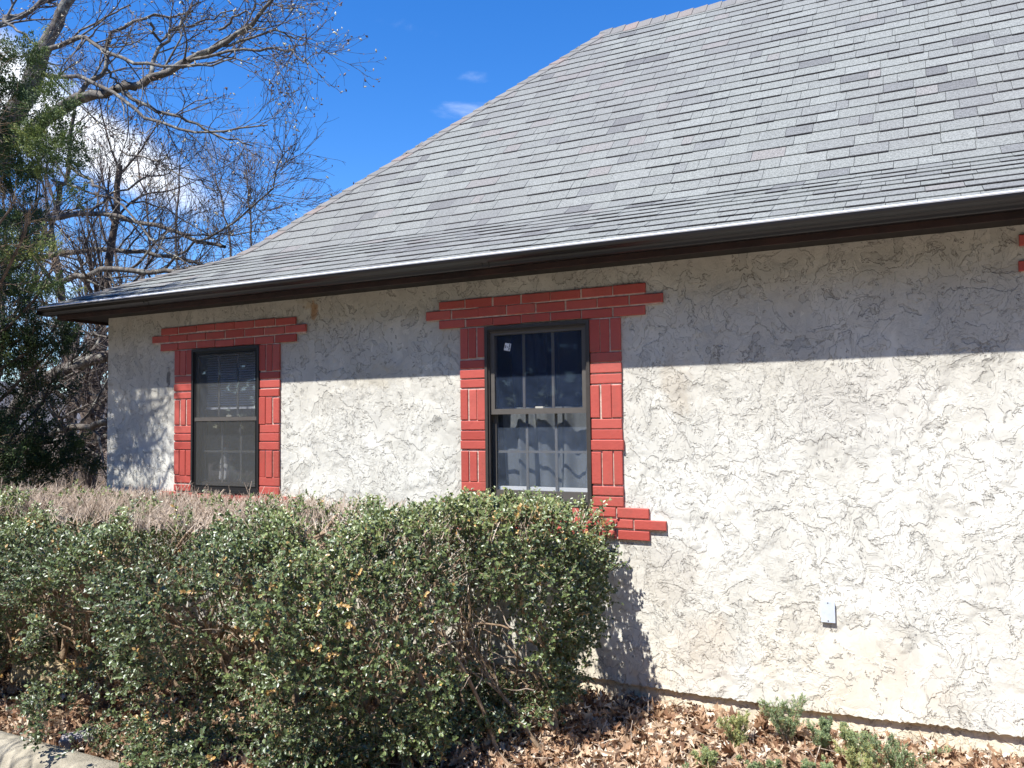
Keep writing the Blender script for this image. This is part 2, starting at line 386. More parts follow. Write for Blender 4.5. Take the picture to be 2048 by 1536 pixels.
M_STONE = simple('tan_stone', (.46, .36, .21), .9, var=.35, scale=9, bumpd=.02, bscale=14)
def bark(name, a, b_, scale=20, lichen=None):
    m, nt, b, o = mat(name); g = NT(nt)
    c = g.mix(g.rng(g.noise(scale, 6, .7), .35, .65), a, b_)
    if lichen: c = g.mix(g.rng(g.noise(scale*.45, 5, .7, vec=g.map((1,1,1), (3,3,3))), .52, .62), c, lichen)
    nt.links.new(c, b.inputs['Base Color']); b.inputs['Roughness'].default_value = .9
    nt.links.new(g.bump(g.noise(scale*2.5, 5, .7), .01, .7), b.inputs['Normal']); return m
M_BARK = bark('grey_bark', (.055, .044, .036), (.175, .150, .122), 14, (.27, .26, .215))
M_TWIG = bark('grey_twig', (.05, .038, .033), (.16, .125, .105), 9)
M_TWIG2 = bark('tan_twig', (.12, .095, .08), (.32, .26, .215), 9)
M_HSTEM = bark('hedge_stem', (.16, .10, .06), (.44, .32, .20), 22)
M_HTWIG = bark('clipped_twig', (.28, .20, .14), (.66, .54, .42), 6)
M_BARKD = bark('dark_bark', (.045, .033, .026), (.16, .115, .085), 18)
def leafmat(name, stops, rough=.4, spec=.5, trans=.0):
    m, nt, b, o = mat(name); g = NT(nt); c = g.ramp(g.attr(), stops); nt.links.new(c, b.inputs['Base Color'])
    b.inputs['Roughness'].default_value = rough; b.inputs['Specular IOR Level'].default_value = spec
    if trans:
        tr = nt.nodes.new('ShaderNodeBsdfTranslucent'); nt.links.new(c, tr.inputs['Color'])
        mx = nt.nodes.new('ShaderNodeMixShader'); mx.inputs[0].default_value = trans
        nt.links.new(b.outputs[0], mx.inputs[1]); nt.links.new(tr.outputs[0], mx.inputs[2]); nt.links.new(mx.outputs[0], o.inputs[0])
    return m
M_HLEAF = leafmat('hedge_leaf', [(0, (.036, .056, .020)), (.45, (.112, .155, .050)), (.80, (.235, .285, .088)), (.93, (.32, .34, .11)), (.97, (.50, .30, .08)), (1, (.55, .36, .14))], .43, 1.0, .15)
M_CEDAR = leafmat('cedar_foliage', [(0, (.034, .052, .024)), (.5, (.080, .120, .040)), (.82, (.18, .23, .065)), (.92, (.30, .33, .10)), (1, (.34, .21, .12))], .6, .3, .2)
M_DEAD = leafmat('dead_leaf', [(0, (.10, .055, .035)), (.25, (.27, .145, .08)), (.5, (.43, .27, .16)), (.8, (.60, .44, .29)), (1, (.76, .66, .52))], .65, .35, .18)
M_JUN = leafmat('juniper_needle', [(0, (.18, .27, .17)), (.45, (.30, .38, .20)), (.8, (.46, .48, .19)), (1, (.64, .54, .22))], .6, .3, .2)
M_BUD = leafmat('bud', [(0, (.06, .04, .035)), (.5, (.20, .12, .085)), (.8, (.45, .40, .26)), (1, (.62, .60, .44))], .6)
M_FAR = leafmat('far_foliage', [(0, (.010, .016, .008)), (1, (.05, .07, .025))], .7)

# ------------------------------------------------------------------ the house
XL, XR, YB = -6.46, 6.47, 6.94
EO = .33                                   # eave overhang
house = empty('house', (XL, 0, -1.75))
tag(house, 'grey stucco house with a flared grey shingle hip roof and red brick window surrounds', 'house')
BP, VP = .213, .067
WINS = [dict(x=-5.765, z=.827, lo=.168, li=.372, ri=1.118, ro=1.32, flip=0),
        dict(x=-2.990, z=.838, lo=.168, li=.360, ri=1.116, ro=1.32, flip=0),
        dict(x=.437, z=.911, lo=.168, li=.360, ri=1.116, ro=1.32, flip=1)]
for w in WINS:
    w['a'] = w['x']+w['li']; w['b'] = w['x']+w['ri']; w['t'] = w['z']-.198; w['s'] = w['z']-1.372
def zlip(x): return float(np.interp(x, [-6.5, -1.85, -1.4, -.8, -.2, .4, 6.5], [-1.60, -1.588, -1.598, -1.606, -1.588, -1.580, -1.60]))
# front wall skin with openings
mb = MB(); xs = sorted({XL, XR} | {w['a'] for w in WINS} | {w['b'] for w in WINS}); 
for i in range(len(xs)-1):
    x0, x1 = xs[i], xs[i+1]; w = next((w for w in WINS if abs(w['a']-x0) < 1e-6), None)
    spans = [(-1.45, w['s']), (w['t'], 1.06)] if w else [(-1.45, 1.06)]
    for z0, z1 in spans:
        mb.quad((x0, 0, z0), (x1, 0, z0), (x1, 0, z1), (x0, 0, z1)); mb.quad((x1, .13, z0), (x0, .13, z0), (x0, .13, z1), (x1, .13, z1))
    if w:
        a, b_, s_, t_ = x0, x1, w['s'], w['t']
        mb.quad((a, 0, s_), (a, .13, s_), (b_, .13, s_), (b_, 0, s_)); mb.quad((a, 0, t_), (b_, 0, t_), (b_, .13, t_), (a, .13, t_))
        mb.quad((a, 0, s_), (a, 0, t_), (a, .13, t_), (a, .13, s_)); mb.quad((b_, 0, s_), (b_, .13, s_), (b_, .13, t_), (b_, 0, t_))
NX = 1100; lx = np.linspace(XL, XR, NX); lz = []
rr = np.random.default_rng(3); ph = rr.random(8)*6
for x in lx:
    lz.append(zlip(x)+.003*math.sin(5.1*x+ph[0])+.003*math.sin(13*x+ph[1])+.002*math.sin(37*x+ph[2])+rr.normal(0, .0030))
for i in range(NX-1):
    x0, x1 = lx[i], lx[i+1]
    mb.quad((x0, 0, lz[i]), (x1, 0, lz[i+1]), (x1, 0, -1.45), (x0, 0, -1.45)); mb.quad((x0, .03, lz[i]+.004), (x1, .03, lz[i+1]+.004), (x1, 0, lz[i+1]), (x0, 0, lz[i]))
# other three sides
mb.quad((XL, YB, -1.62), (XL, 0, lz[0]), (XL, 0, 1.06), (XL, YB, 1.06)); mb.quad((XR, 0, lz[-1]), (XR, YB, -1.62), (XR, YB, 1.06), (XR, 0, 1.06))
mb.quad((XR, YB, -1.62), (XL, YB, -1.62), (XL, YB, 1.06), (XR, YB, 1.06))
mb.quad((XL+.13, .13, -1.62), (XL+.13, YB-.13, -1.62), (XL+.13, YB-.13, 1.06), (XL+.13, .13, 1.06)); mb.quad((XR-.13, YB-.13, -1.62), (XR-.13, .13, -1.62), (XR-.13, .13, 1.06), (XR-.13, YB-.13, 1.06))
mb.build('wall', M_STUCCO, house)
MB().box(XL+.02, XR-.02, .0285, YB-.02, -2.6, -1.50).build('foundation', M_FOUND, house)
mb = MB().box(XL+.131, XR-.131, .1315, YB-.131, -1.48, -1.46).box(XL+.131, XR-.131, .1315, YB-.131, .985, 1.0)
mb.box(XL+.14, XR-.14, 2.6, 2.7, -1.46, .985)
mb.build('room_lining', M_INT, house)

# --- roof
PROF = [(-.012, 1.040), (.50, 1.292), (.95, 1.492), (1.06, 1.545), (1.13, 1.600), (1.22, 1.685), (3.80, 4.262)]
pt = np.array([p[0] for p in PROF]); pz = np.array([p[1] for p in PROF]); ps = np.concatenate([[0], np.cumsum(np.hypot(np.diff(pt), np.diff(pz)))])
def T_of(s): return np.interp(s, ps, pt)
def Z_of(t): return np.interp(t, pt, pz)
def N_of(t):
    d = .02; dz = Z_of(min(t+d, 3.8))-Z_of(max(t-d, 0)); dt = min(t+d, 3.8)-max(t-d, 0); n = math.hypot(dt, dz); return (-dz/n, dt/n)
xe0, xe1, ye0, ye1 = XL-EO, XR+EO, -EO, YB+EO
planes = [  # (length, map(u,t)->(x,y), outward)
    (xe1-xe0, lambda u, t: (xe0+u, ye0+t), (0, 1)),
    (ye1-ye0, lambda u, t: (xe0+t, ye1-u), (1, 0)),
    (xe1-xe0, lambda u, t: (xe1-u, ye1-t), (0, -1)),
    (ye1-ye0, lambda u, t: (xe1-t, ye0+u), (-1, 0))]
V, F, VAL = [], [], []
EXPO = .143
for pi, (L, mp_, inw) in enumerate(planes):
    def P3(u, t, n):
        x, y = mp_(u, t); nn = N_of(t); return (x+inw[0]*nn[0]*n, y+inw[1]*nn[0]*n, Z_of(t)+nn[1]*n)
    s = 0.
    while s < ps[-1]-.01:
        s1 = min(s+EXPO+.012, ps[-1]); t0, t1 = float(T_of(s)), float(T_of(s1)); u = max(t0, 0)-RNG.random()*.2
        wav = RNG.random()*6
        while u < L-t0:
            wd = RNG.choice([.09, .14, .19, .24, .30], p=[.10, .20, .26, .26, .18])+RNG.normal(0, .006)
            a, b_ = u+.0014, u+wd-.0014; u += wd
            dbl = RNG.random() < .5
            h = .0088
            val = np.clip(RNG.normal(.56, .11), 0.12, .80)
            if RNG.random() < .04: val = .14+RNG.random()*.15
            if RNG.random() < .05: val = .86+RNG.random()*.06
            a0, b0 = max(a, max(t0, 0)), min(b_, L-max(t0, 0)); a1, b1 = max(a, t1), min(b_, L-t1)
            if a0 >= b0: continue
            if a1 > b1: a1 = b1 = (a1+b1)/2
            n = len(V); lift = .0016*math.sin(9*a+wav)
            tm = (t0+t1)/2
            V += [P3(a0, t0, -.006), P3(b0, t0, -.006), P3(b0, t0, h+lift), P3(a0, t0, h+lift), P3(b1, t1, .0005), P3(a1, t1, .0005), P3(b1, t1, -.008), P3(a1, t1, -.008)]
            F += [(n, n+1, n+2, n+3), (n+3, n+2, n+4, n+5), (n+1, n+6, n+4, n+2), (n+7, n, n+3, n+5)]
            VAL += [val]*8
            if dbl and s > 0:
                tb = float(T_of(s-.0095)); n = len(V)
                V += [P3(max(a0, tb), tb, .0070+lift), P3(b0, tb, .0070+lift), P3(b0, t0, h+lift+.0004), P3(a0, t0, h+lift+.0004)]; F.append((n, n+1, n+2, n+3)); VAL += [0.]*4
        s += EXPO
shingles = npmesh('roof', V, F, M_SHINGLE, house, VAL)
mb = MB()
for pi, (L, mp_, inw) in enumerate(planes):
    for i in range(len(PROF)-1):
        t0, t1 = max(PROF[i][0], -.012), PROF[i+1][0]
        q = [(*mp_(max(t0, 0), t0), PROF[i][1]-.02), (*mp_(L-max(t0, 0), t0), PROF[i][1]-.02), (*mp_(L-t1, t1), PROF[i+1][1]-.02), (*mp_(t1, t1), PROF[i+1][1]-.02)]
        mb.quad(*q)
mb.build('roof_deck', M_DECK, shingles)
# hip and ridge caps
def caps(name, seq, wingA, wingB, parent):
    V, F, VAL = [], [], []
    for k in range(len(seq)-1):
        p, q = np.array(seq[k]), np.array(seq[k+1]); q2 = q+(q-p)*(.1 if k < len(seq)-2 else 0)
        up0, up1 = np.array([0, 0, .030]), np.array([0, 0, .017])
        v = .2+RNG.random()*.68 if RNG.random() < .84 else .92+RNG.random()*.06
        for (wA) in (wingA(p, q), wingB(p, q)):
            w0, w1, = wA; n = len(V)
            V += [tuple(p+up0), tuple(q2+up1), tuple(w1+up1*.75), tuple(w0+up0*.75), tuple(p+up0*.2), tuple(w0-np.array([0, 0, .004]))]
            F += [(n, n+1, n+2, n+3), (n+4, n, n+3, n+5)]; VAL += [v]*6
            n = len(V); V += [tuple(w0+up0*.75), tuple(w1+up1*.75), tuple(w1-np.array([0, 0, .006])), tuple(w0-np.array([0, 0, .006]))]; F.append((n, n+1, n+2, n+3)); VAL += [v]*4
    return npmesh(name, V, F, M_CAPS, parent, VAL)
def capmat():
    m, nt, b, o = mat('hip_cap'); g = NT(nt)
    c = g.ramp(g.attr(), [(0, (.17, .165, .16)), (.6, (.225, .215, .20)), (.9, (.215, .20, .185)), (1, (.27, .21, .185))])
    c = g.mix(1., c, g.ramp(g.rng(g.noise(240, 2, .8), .38, .62), [(0, (.72, .72, .72)), (1, (1.2, 1.2, 1.2))]), 'MULTIPLY')
    nt.links.new(c, b.inputs['Base Color']); b.inputs['Roughness'].default_value = .95; b.inputs['Specular IOR Level'].default_value = .15; return m
M_CAPS = capmat()
for sx_, sy2, ox, oy in ((1, 1, xe0, ye0), (-1, 1, xe1, ye0), (1, -1, xe0, ye1), (-1, -1, xe1, ye1)):
    seq = []; s = 0.
    tt = np.linspace(0, 3.80, 4000); hz = Z_of(tt); ss = np.concatenate([[0], np.cumsum(np.sqrt(2*np.diff(tt)**2+np.diff(hz)**2))])
    for s in np.arange(0, ss[-1], .148):
        t = float(np.interp(s, ss, tt)); seq.append((ox+sx_*t, oy+sy2*t, float(Z_of(t))))
    seq.append((ox+sx_*3.8, oy+sy2*3.8, float(Z_of(3.8))))
    cw = .115
    ce = lambda P_, ox=ox: min(cw, max(.012, 3.8-abs(P_[0]-ox)))
    fa = lambda p, q, sx_=sx_: (p+np.array([sx_*cw, 0, 0]), q+np.array([sx_*cw, 0, 0])+(q-p)*.1)
    fb = lambda p, q, sy2=sy2, ce=ce: (p+np.array([0, sy2*ce(p), 0]), q+np.array([0, sy2*ce(q), 0]))
    caps('hip_cap', seq, fa, fb, shingles)
rx0, rx1, ry, rz = xe0+3.8, xe1-3.8, (ye0+ye1)/2, 4.262
seq = [(x, ry, rz) for x in np.arange(rx1, rx0-.15, -.148)]
caps('ridge_cap', seq, lambda p, q: (p+np.array([0, -.11, -.11]), q+np.array([0, -.11, -.11])), lambda p, q: (p+np.array([0, .11, -.11]), q+np.array([0, .11, -.11])), shingles)
# drip edge, gutter, fascia, soffit
MB().prism([(-.336, 1.030), (-.401, 1.034), (-.4035, 1.0405), (-.394, 1.0475), (-.334, 1.040)], -6.83, XR+.3).build('drip_edge', M_DRIP, house)
gp = [(-.2815, 1.02), (-.2815, .972), (-.345, .968), (-.352, .972), (-.356, .986), (-.362, .996), (-.380, 1.004), (-.394, 1.012), (-.400, 1.022), (-.400, 1.0335),
      (-.386, 1.0335), (-.386, 1.026), (-.372, 1.012), (-.355, 1.004), (-.346, .990), (-.343, .978), (-.288, .978), (-.288, 1.02)]
gut = MB().prism(gp, -6.865, XR+.33, closed=True).box(-6.869, -6.8655, -.395, -.285, .975, 1.03).build('gutter', M_GUTTER, house)
for x in (-5.55, -2.45, .62, 3.7):                                   # lapped seams
    MB().prism([(a-.0018 if a < -.30 else a, b_-.0015 if b_ < 1.0 else b_) for a, b_ in gp[2:11]]+[(-.397, 1.030), (-.390, 1.022), (-.36, .99), (-.345, .972)], x, x+.045).build('seam', M_GUTTER, gut)
mb = MB().box(-6.762, XR+.30, -.2795, -.256, .938, 1.024)            # front board
mb.box(-6.762, -6.739, -.2555, YB+.255, .938, 1.03); mb.box(XR+.277, XR+.30, -.2555, YB+.255, .938, 1.03); mb.box(-6.762, XR+.30, YB+.2555, YB+.279, .938, 1.024)
mb.build('fascia', M_WOOD, house)
mb = MB().box(-6.738, XR+.276, -.255, -.001, .962, .97).box(-6.738, XL-.001, .001, YB, .962, .97).box(XR+.001, XR+.276, .001, YB, .962, .97).box(-6.738, XR+.276, YB+.001, YB+.255, .962, .97)
mb.build('soffit', M_SOFF, house)

# --- brick surrounds and windows
def surround(w):
    V, VAL = MB(), []
    mo = MB(); r = np.random.default_rng(int(abs(w['x']*100)))
    def bk(x0, x1, z1, z0):
        j = r.normal(0, .0022, 4); n = len(V.v)
        V.brick(x0+j[0], x1+j[1], z0+j[2], z1+j[3], -.003, -.0205+r.normal(0, .0016), .0034); VAL.extend([float(np.clip(r.normal(.5, .25), 0, 1))]*12)
    X, Z = w['x'], w['z']; f = w['flip']
    for row in range(3):
        wide = (row == 1) != bool(f)
        n, x0 = (8, X-BP/2) if row == 1 and not f else (7, X)
        if f: n, x0 = (7, X) if row != 1 else (6, X+BP/2)
        for k in range(n): bk(x0+k*BP+.001, x0+k*BP+BP-.0098, Z-row*VP, Z-row*VP-.0565)
        mo.box(x0+.006, x0+n*BP-.015, -.0118, .003, Z-row*VP-(.066 if row < 2 else .054), Z-row*VP-.003)
    for c0, c1 in ((w['lo'], w['li']), (w['ri'], w['ro'])):
        z = Z-.2; wd = (c1-c0); bw = (wd-.018)/3
        seq = ['v', 'h', 'h', 'h', 'v', 'h', 'h', 'h', 'v', 'h', 'h']
        for q in seq:
            if q == 'v':
                for k in range(3): bk(X+c0+k*(bw+.009), X+c0+k*(bw+.009)+bw, z, z-.205)
                z -= .2125
            else:
                bk(X+c0, X+c1, z, z-.0568); z -= .0672
        mo.box(X+c0+.005, X+c1-.005, -.0117, .003, z+.006, Z-.193)
    z = Z-1.372
    for row in range(3):
        n, x0 = (8, X-BP/2) if row == 1 else (7, X)
        if f: n, x0 = 5, X+w['lo']
        for k in range(n): bk(x0+k*BP+.001, x0+k*BP+BP-.0098, z-row*VP, z-row*VP-.0565)
        mo.box(x0+.006, x0+n*BP-.015, -.0116, .003, z-row*VP-(.066 if row < 2 else .054), z-row*VP-.003)
    o = npmesh('brick_surround', V.v, [q for q in V.f], M_BRICK, house, VAL)
    mo.build('mortar', M_MORTAR, o)
def ring(x0, x1, z0, z1, y0, y1, wl_, wr, wt, wb):
    """rectangular frame: four butted bars"""
    m = MB(); m.box(x0, x0+wl_, y0, y1, z0, z1); m.box(x1-wr, x1, y0, y1, z0, z1)
    if wt: m.box(x0+wl_, x1-wr, y0, y1, z1-wt, z1)
    if wb: m.box(x0+wl_, x1-wr, y0, y1, z0, z0+wb)
    return m
def window(w, kind):
    a, b_, s_, t_ = w['a']+.002, w['b']-.002, w['s']+.004, w['t']-.002
    fm = M_FRAMED if kind == 0 else M_FRAME
    m = ring(a, b_, s_, t_, -.027, .125, .020, .020, .022, .026)
    m2 = ring(a+.0205, b_-.0205, s_+.0265, t_-.0225, -.014, -.002, .010, .010, .012, .0)   # stepped inner lip
    m.v += []
    n = len(m.v); m.v += m2.v; m.f += [tuple(i+n for i in q) for q in m2.f]
    win = m.build('window', fm, house)
    ia, ib, iz0, iz1 = a+.0205, b_-.0205, s_+.0265, t_-.0225
    mid = w['z']-.768 if kind != 0 else w['z']-.775
    sm = M_FRAME if kind == 0 else M_FRAMEL
    up = ring(ia+.001, ib-.001, mid-.018, iz1-.001, .000, .030, .040, .040, .034, .036)
    up = up.build('upper_sash', sm if kind else M_FRAMED, win)
    lo = ring(ia+.001, ib-.001, iz0+.001, mid+.016, .036, .066, .030 if kind else .034, .030, .030, .052).build('lower_sash', sm, win)
    MB().box(ia+.0405, ib-.0405, .0125, .0145, mid+.0185, iz1-.0355).build('pane', M_PANEU, win)
    MB().box(ia+.0315, ib-.0315, .050, .052, iz0+.0535, mid-.0145).build('pane', M_PANE if kind else M_PANE2, win)
    gx = [ia+.041+(ib-ia-.082)*k/3 for k in (1, 2)]
    g1 = MB(); z0, z1 = mid+.02, iz1-.037; zm = (z0+z1)/2+.0
    for x in gx: g1.box(x-.009, x+.009, .018, .026, z0, z1)
    if False: g1.box(ia+.043, gx[0]-.0095, .0185, .0255, zm-.008, zm+.008).box(gx[0]+.0095, gx[1]-.0095, .0185, .0255, zm-.008, zm+.008).box(gx[1]+.0095, ib-.043, .0185, .0255, zm-.008, zm+.008)
    g1.build('muntin_grid', M_FRAMEL, win)  # darker tone than the lower grid, standing in for the shade on it
    g2 = MB(); z0, z1 = iz0+.055, mid-.016; zm = (z0+z1)/2
    for x in gx: g2.box(x-.009, x+.009, .055, .062, z0, z1)
    g2.box(ia+.033, gx[0]-.0095, .0555, .0615, zm-.008, zm+.008).box(gx[0]+.0095, gx[1]-.0095, .0555, .0615, zm-.008, zm+.008).box(gx[1]+.0095, ib-.033, .0555, .0615, zm-.008, zm+.008)
    g2.build('muntin_grid', M_GRID, win)
    cx = (ia+ib)/2+.0
    MB().box(cx-.028, cx+.028, .026, .050, mid+.0175, mid+.030).build('sash_lock', M_LATCH, win)
    # bright inside ledge seen through the lower pane
    MB().box(ia+.032, ib-.032, .068, .092, iz0+.030, iz0+(.075 if kind else .05)).build('window_stool', M_WHITE if kind else M_FRAMEL, win)
    if kind == 0:
        MB().box(ia+.002, ib-.002, -.0125, -.0115, iz0+.02, iz1-.014).build('insect_screen', M_SCREEN, win)
        MB().box(ia+.012, ib-.012, -.016, -.0128, mid-.016, mid+.014).build('screen_bar', M_FRAMEL, win)
        ring(ia+.0105, ib-.0105, iz0+.001, iz1-.013, -.0125, -.004, .016, .016, .012, .030).build('screen_frame', M_FRAMED, win)
    return win, ia, ib, iz0, iz1, mid
geo = []
for i, w in enumerate(WINS):
    surround(w); geo.append(window(w, 0 if i == 0 else 1))
# sticker on the upper pane of the middle window
win = geo[1][0]
c = np.array([-2.472, .0112, .499]); ax = np.array([.0225, 0, -.0045]); az = np.array([.0055, 0, .0245])
mb = MB(); mb.quad(c-ax-az, c+ax-az, c+ax+az, c-ax+az); st = mb.build('sticker', M_STICK, win)
mb = MB()
for u, v0, v1, wd in ((-.62, -.35, .38, .13), (.02, -.12, .12, .16), (.62, .12, .85, .15), (.62, -.62, -.02, .17), (.45, -.85, -.70, .10)):
    k = 3 if v1-v0 > .3 else 1
    for q in range(k):
        a0 = v0+(v1-v0)*q/k; a1 = v0+(v1-v0)*(q+.8)/k; d = np.array([0, -.0004, 0])
        mb.quad(c+ax*(u-wd)+az*a0+d, c+ax*(u+wd)+az*a0+d, c+ax*(u+wd)+az*a1+d, c+ax*(u-wd)+az*a1+d)
        if q % 2 == 0: mb.quad(c+ax*(u-wd*1.3)+az*a0+d*1.5, c+ax*(u-wd*.4)+az*a0+d*1.5, c+ax*(u-wd*.4)+az*(a1+.06)+d*1.5, c+ax*(u-wd*1.3)+az*(a1+.06)+d*1.5)
o_ = mb.build('sticker_print', M_INK, win)

# --- behind the panes
def curtain(name, x0, x1, y0, z0, z1, amp, nf, m, label, seed, hem=0.):
    r = np.random.default_rng(seed); nx, nz = 260, 26; u = np.linspace(0, 1, nx); v = np.linspace(0, 1, nz)
    fx = nf*(u+.045*np.sin(5.3*u*2+seed)+.03*np.sin(13*u+seed*2))
    prof = np.sin(2*np.pi*fx)+.35*np.sin(2*np.pi*fx*2.3+1)
    U, Vv = np.meshgrid(u, v, indexing='ij')
    Y = y0+amp*prof[:, None]*(.55+.45*Vv)+.010*np.sin(6*U+4*Vv+seed)
    X = x0+(x1-x0)*U+.035*np.sin(2*np.pi*fx)[:, None]*Vv*.6+.03*Vv*np.sin(3*U+1)
    Z = z1-(z1-z0)*Vv+hem*prof[:, None]*Vv
    P = np.stack([X, Y, Z], -1).reshape(-1, 3); idx = np.arange(nx*nz).reshape(nx, nz)
    F = np.stack([idx[:-1, :-1], idx[1:, :-1], idx[1:, 1:], idx[:-1, 1:]], -1).reshape(-1, 4)
    o = npmesh(name, P, F, m, None, None, True); tag(o, label, 'curtain'); return o
_, ia, ib, iz0, iz1, mid = geo[1]
curtain('curtain', ia+.02, ib+.12, .128, iz0+.05, mid+.028, .026, 4.6, M_CURT, 'white pleated cafe curtain behind the lower pane of the window above the hedge end', 2)
curtain('curtain', ia-.05, ib+.05, .42, mid-.05, iz1+.05, .030, 7, M_BLUEC, 'dark blue curtain behind the upper pane of the window with the sticker', 4)
_, ia, ib, iz0, iz1, mid = geo[2]
curtain('curtain', ia+.02, ib+.02, .20, iz0+.04, iz1, .035, 8, M_CURT, 'white curtain in the window at the far right of the wall', 5)
_, ia, ib, iz0, iz1, mid = geo[0]
bl = empty('window_blind', ((ia+ib)/2, .12, iz1)); tag(bl, 'raised grey slatted blind behind the upper pane of the left window', 'blind')
mb = MB()
z = iz1-.03
while z > mid+.11:
    mb.v += [(ia+.01, .105, z), (ib-.01, .105, z-.0), (ib-.01, .125, z+.014), (ia+.01, .125, z+.014)]; n = len(mb.v); mb.f.append((n-4, n-3, n-2, n-1)); z -= .0195
mb.build('slat', M_BLIND, bl)
MB().box(ia+.01, ib-.01, .10, .13, z-.012, z+.006).build('bottom_rail', M_BLIND, bl)

# cat on the stool behind the lower pane of the left window
def skin_fig(name, pts, edges, mat_, parent=None, sub=2):
    me = bpy.data.meshes.new(name); me.from_pydata([p[:3] for p in pts], edges, []); o = link(name, me, parent, mat_)
    sk = o.modifiers.new('skin', 'SKIN'); sv = me.skin_vertices[0].data
    for i, p in enumerate(pts): sv[i].radius = (p[3], p[3])
    sv[0].use_root = True; sk.use_smooth_shade = True
    sd = o.modifiers.new('sub', 'SUBSURF'); sd.levels = sub; sd.render_levels = sub; return o
cx_, cy2, cz_ = -5.215, .185, geo[0][3]+.05
pts = [(cx_-.03, cy2+.06, cz_+.05, .060), (cx_-.02, cy2+.03, cz_+.13, .052), (cx_-.005, cy2+.0, cz_+.20, .040), (cx_+.005, cy2-.01, cz_+.245, .028), (cx_+.015, cy2-.02, cz_+.285, .036),
       (cx_+.032, cy2-.05, cz_+.272, .019), (cx_-.012, cy2-.012, cz_+.33, .006), (cx_+.040, cy2-.008, cz_+.33, .006),
       (cx_-.03, cy2-.02, cz_+.10, .018), (cx_-.03, cy2-.035, cz_+.01, .012), (cx_+.03, cy2-.025, cz_+.10, .018), (cx_+.03, cy2-.04, cz_+.01, .012),
       (cx_-.02, cy2+.13, cz_+.02, .016), (cx_+.06, cy2+.12, cz_+.012, .013), (cx_+.10, cy2+.06, cz_+.012, .009)]
ed = [(0, 1), (1, 2), (2, 3), (3, 4), (4, 5), (4, 6), (4, 7), (2, 8), (8, 9), (2, 10), (10, 11), (0, 12), (12, 13), (13, 14)]
def catmat():
    m, nt, b, o = mat('cat_fur'); g = NT(nt); Z = g.sep()[2]
    f = g.m('MULTIPLY', g.rng(Z, cz_+.265, cz_+.285), g.rng(g.noise(22, 2), .42, .5)); c = g.mix(f, (.80, .78, .74), (.50, .22, .09)); nt.links.new(c, b.inputs['Base Color']); b.inputs['Roughness'].default_value = .9; return m
tag(skin_fig('cat', pts, ed, catmat()), 'white and ginger cat sitting upright behind the lower pane of the left window', 'cat')

# utility box
ub = empty('utility_box', (-.515, 0, -1.055)); tag(ub, 'small grey metal junction box fixed to the sunlit stucco wall', 'box')
mb = MB(); mb.brick(-.5475, -.4795, -1.107, -.9955, .001, -.0165, .0012); mb.build('housing', M_ZINC, ub)
mb = MB(); mb.brick(-.5495, -.4775, -1.1085, -.9935, -.0166, -.0190, .0008); mb.build('cover_plate', M_ZINC, ub)
for z_ in (-1.003, -1.099): MB().brick(-.5165, -.5105, z_-.003, z_+.003, -.0189, -.0208, .0007).build('screw', M_FRAME, ub)

# ------------------------------------------------------------------ ground
def gz(x, y):
    x = np.asarray(x, float); y = np.asarray(y, float)
    z = -1.735-.018*(x+1.5)*(y > -2)*1.0
    z = -1.732-.016*np.clip(x+1.5, -3, 0)*np.clip(1+y/1.4, 0, 1)-.060*np.clip(-y, 0, 1.9)
    drop = np.clip((-7.2-x), 0, 60)*.16+np.clip(y-8, 0, 60)*.10
    z = z-drop-np.clip((-60-x), 0, 400)*.02
    z = z+.30*np.clip(-y-9, 0, 14)*1.0*(1/(1+np.exp((-x-30)*.2)))*.6
    return z
gx_ = np.unique(np.concatenate([np.linspace(-9, 4, 130), -9-np.geomspace(.3, 6000, 50), 4+np.geomspace(.3, 6000, 40)])); gy_ = np.unique(np.concatenate([np.linspace(-1.95, .5, 40), -1.95-np.geomspace(.06, 6000, 45), .5+np.geomspace(.2, 6000, 45)]))
GX, GY = np.meshgrid(gx_, gy_, indexing='ij'); GZ = gz(GX, GY)+.012*np.sin(7*GX)*np.sin(9*GY+1)*(np.abs(GX) < 12)
GZ = np.where((GY < -1.97) & (GY > -8.5) & (GX > -30), GZ-.14, GZ)
idx = np.arange(GX.size).reshape(GX.shape); F = np.stack([idx[:-1, :-1], idx[1:, :-1], idx[1:, 1:], idx[:-1, 1:]], -1).reshape(-1, 4)
tag(npmesh('ground', np.stack([GX, GY, GZ], -1), F, M_GROUND, None, None, True), kind='structure')
MBR = MB(); MBR.quad((-28, -8.3, -1.90), (28, -8.3, -1.96), (28, -2.12, -1.955), (-28, -2.12, -1.90)); tag(MBR.build('road', M_ASPH), kind='structure')
# curb: rolled concrete edge in cast lengths
cb = empty('curb', (-4, -2, -1.9)); tag(cb, 'weathered concrete curb edging the planting bed at the lower left', 'curb')
prof = [(-1.80, -2.05), (-1.80, -1.80), (-1.815, -1.782), (-1.86, -1.776), (-1.92, -1.785), (-1.965, -1.815), (-1.99, -1.87), (-2.02, -1.94), (-2.13, -1.952), (-2.13, -2.05)]
x = -11.6
while x < 7:
    MB().prism(prof, x, x+1.985).build('curb_length', M_CONC, cb, True); x += 2.0
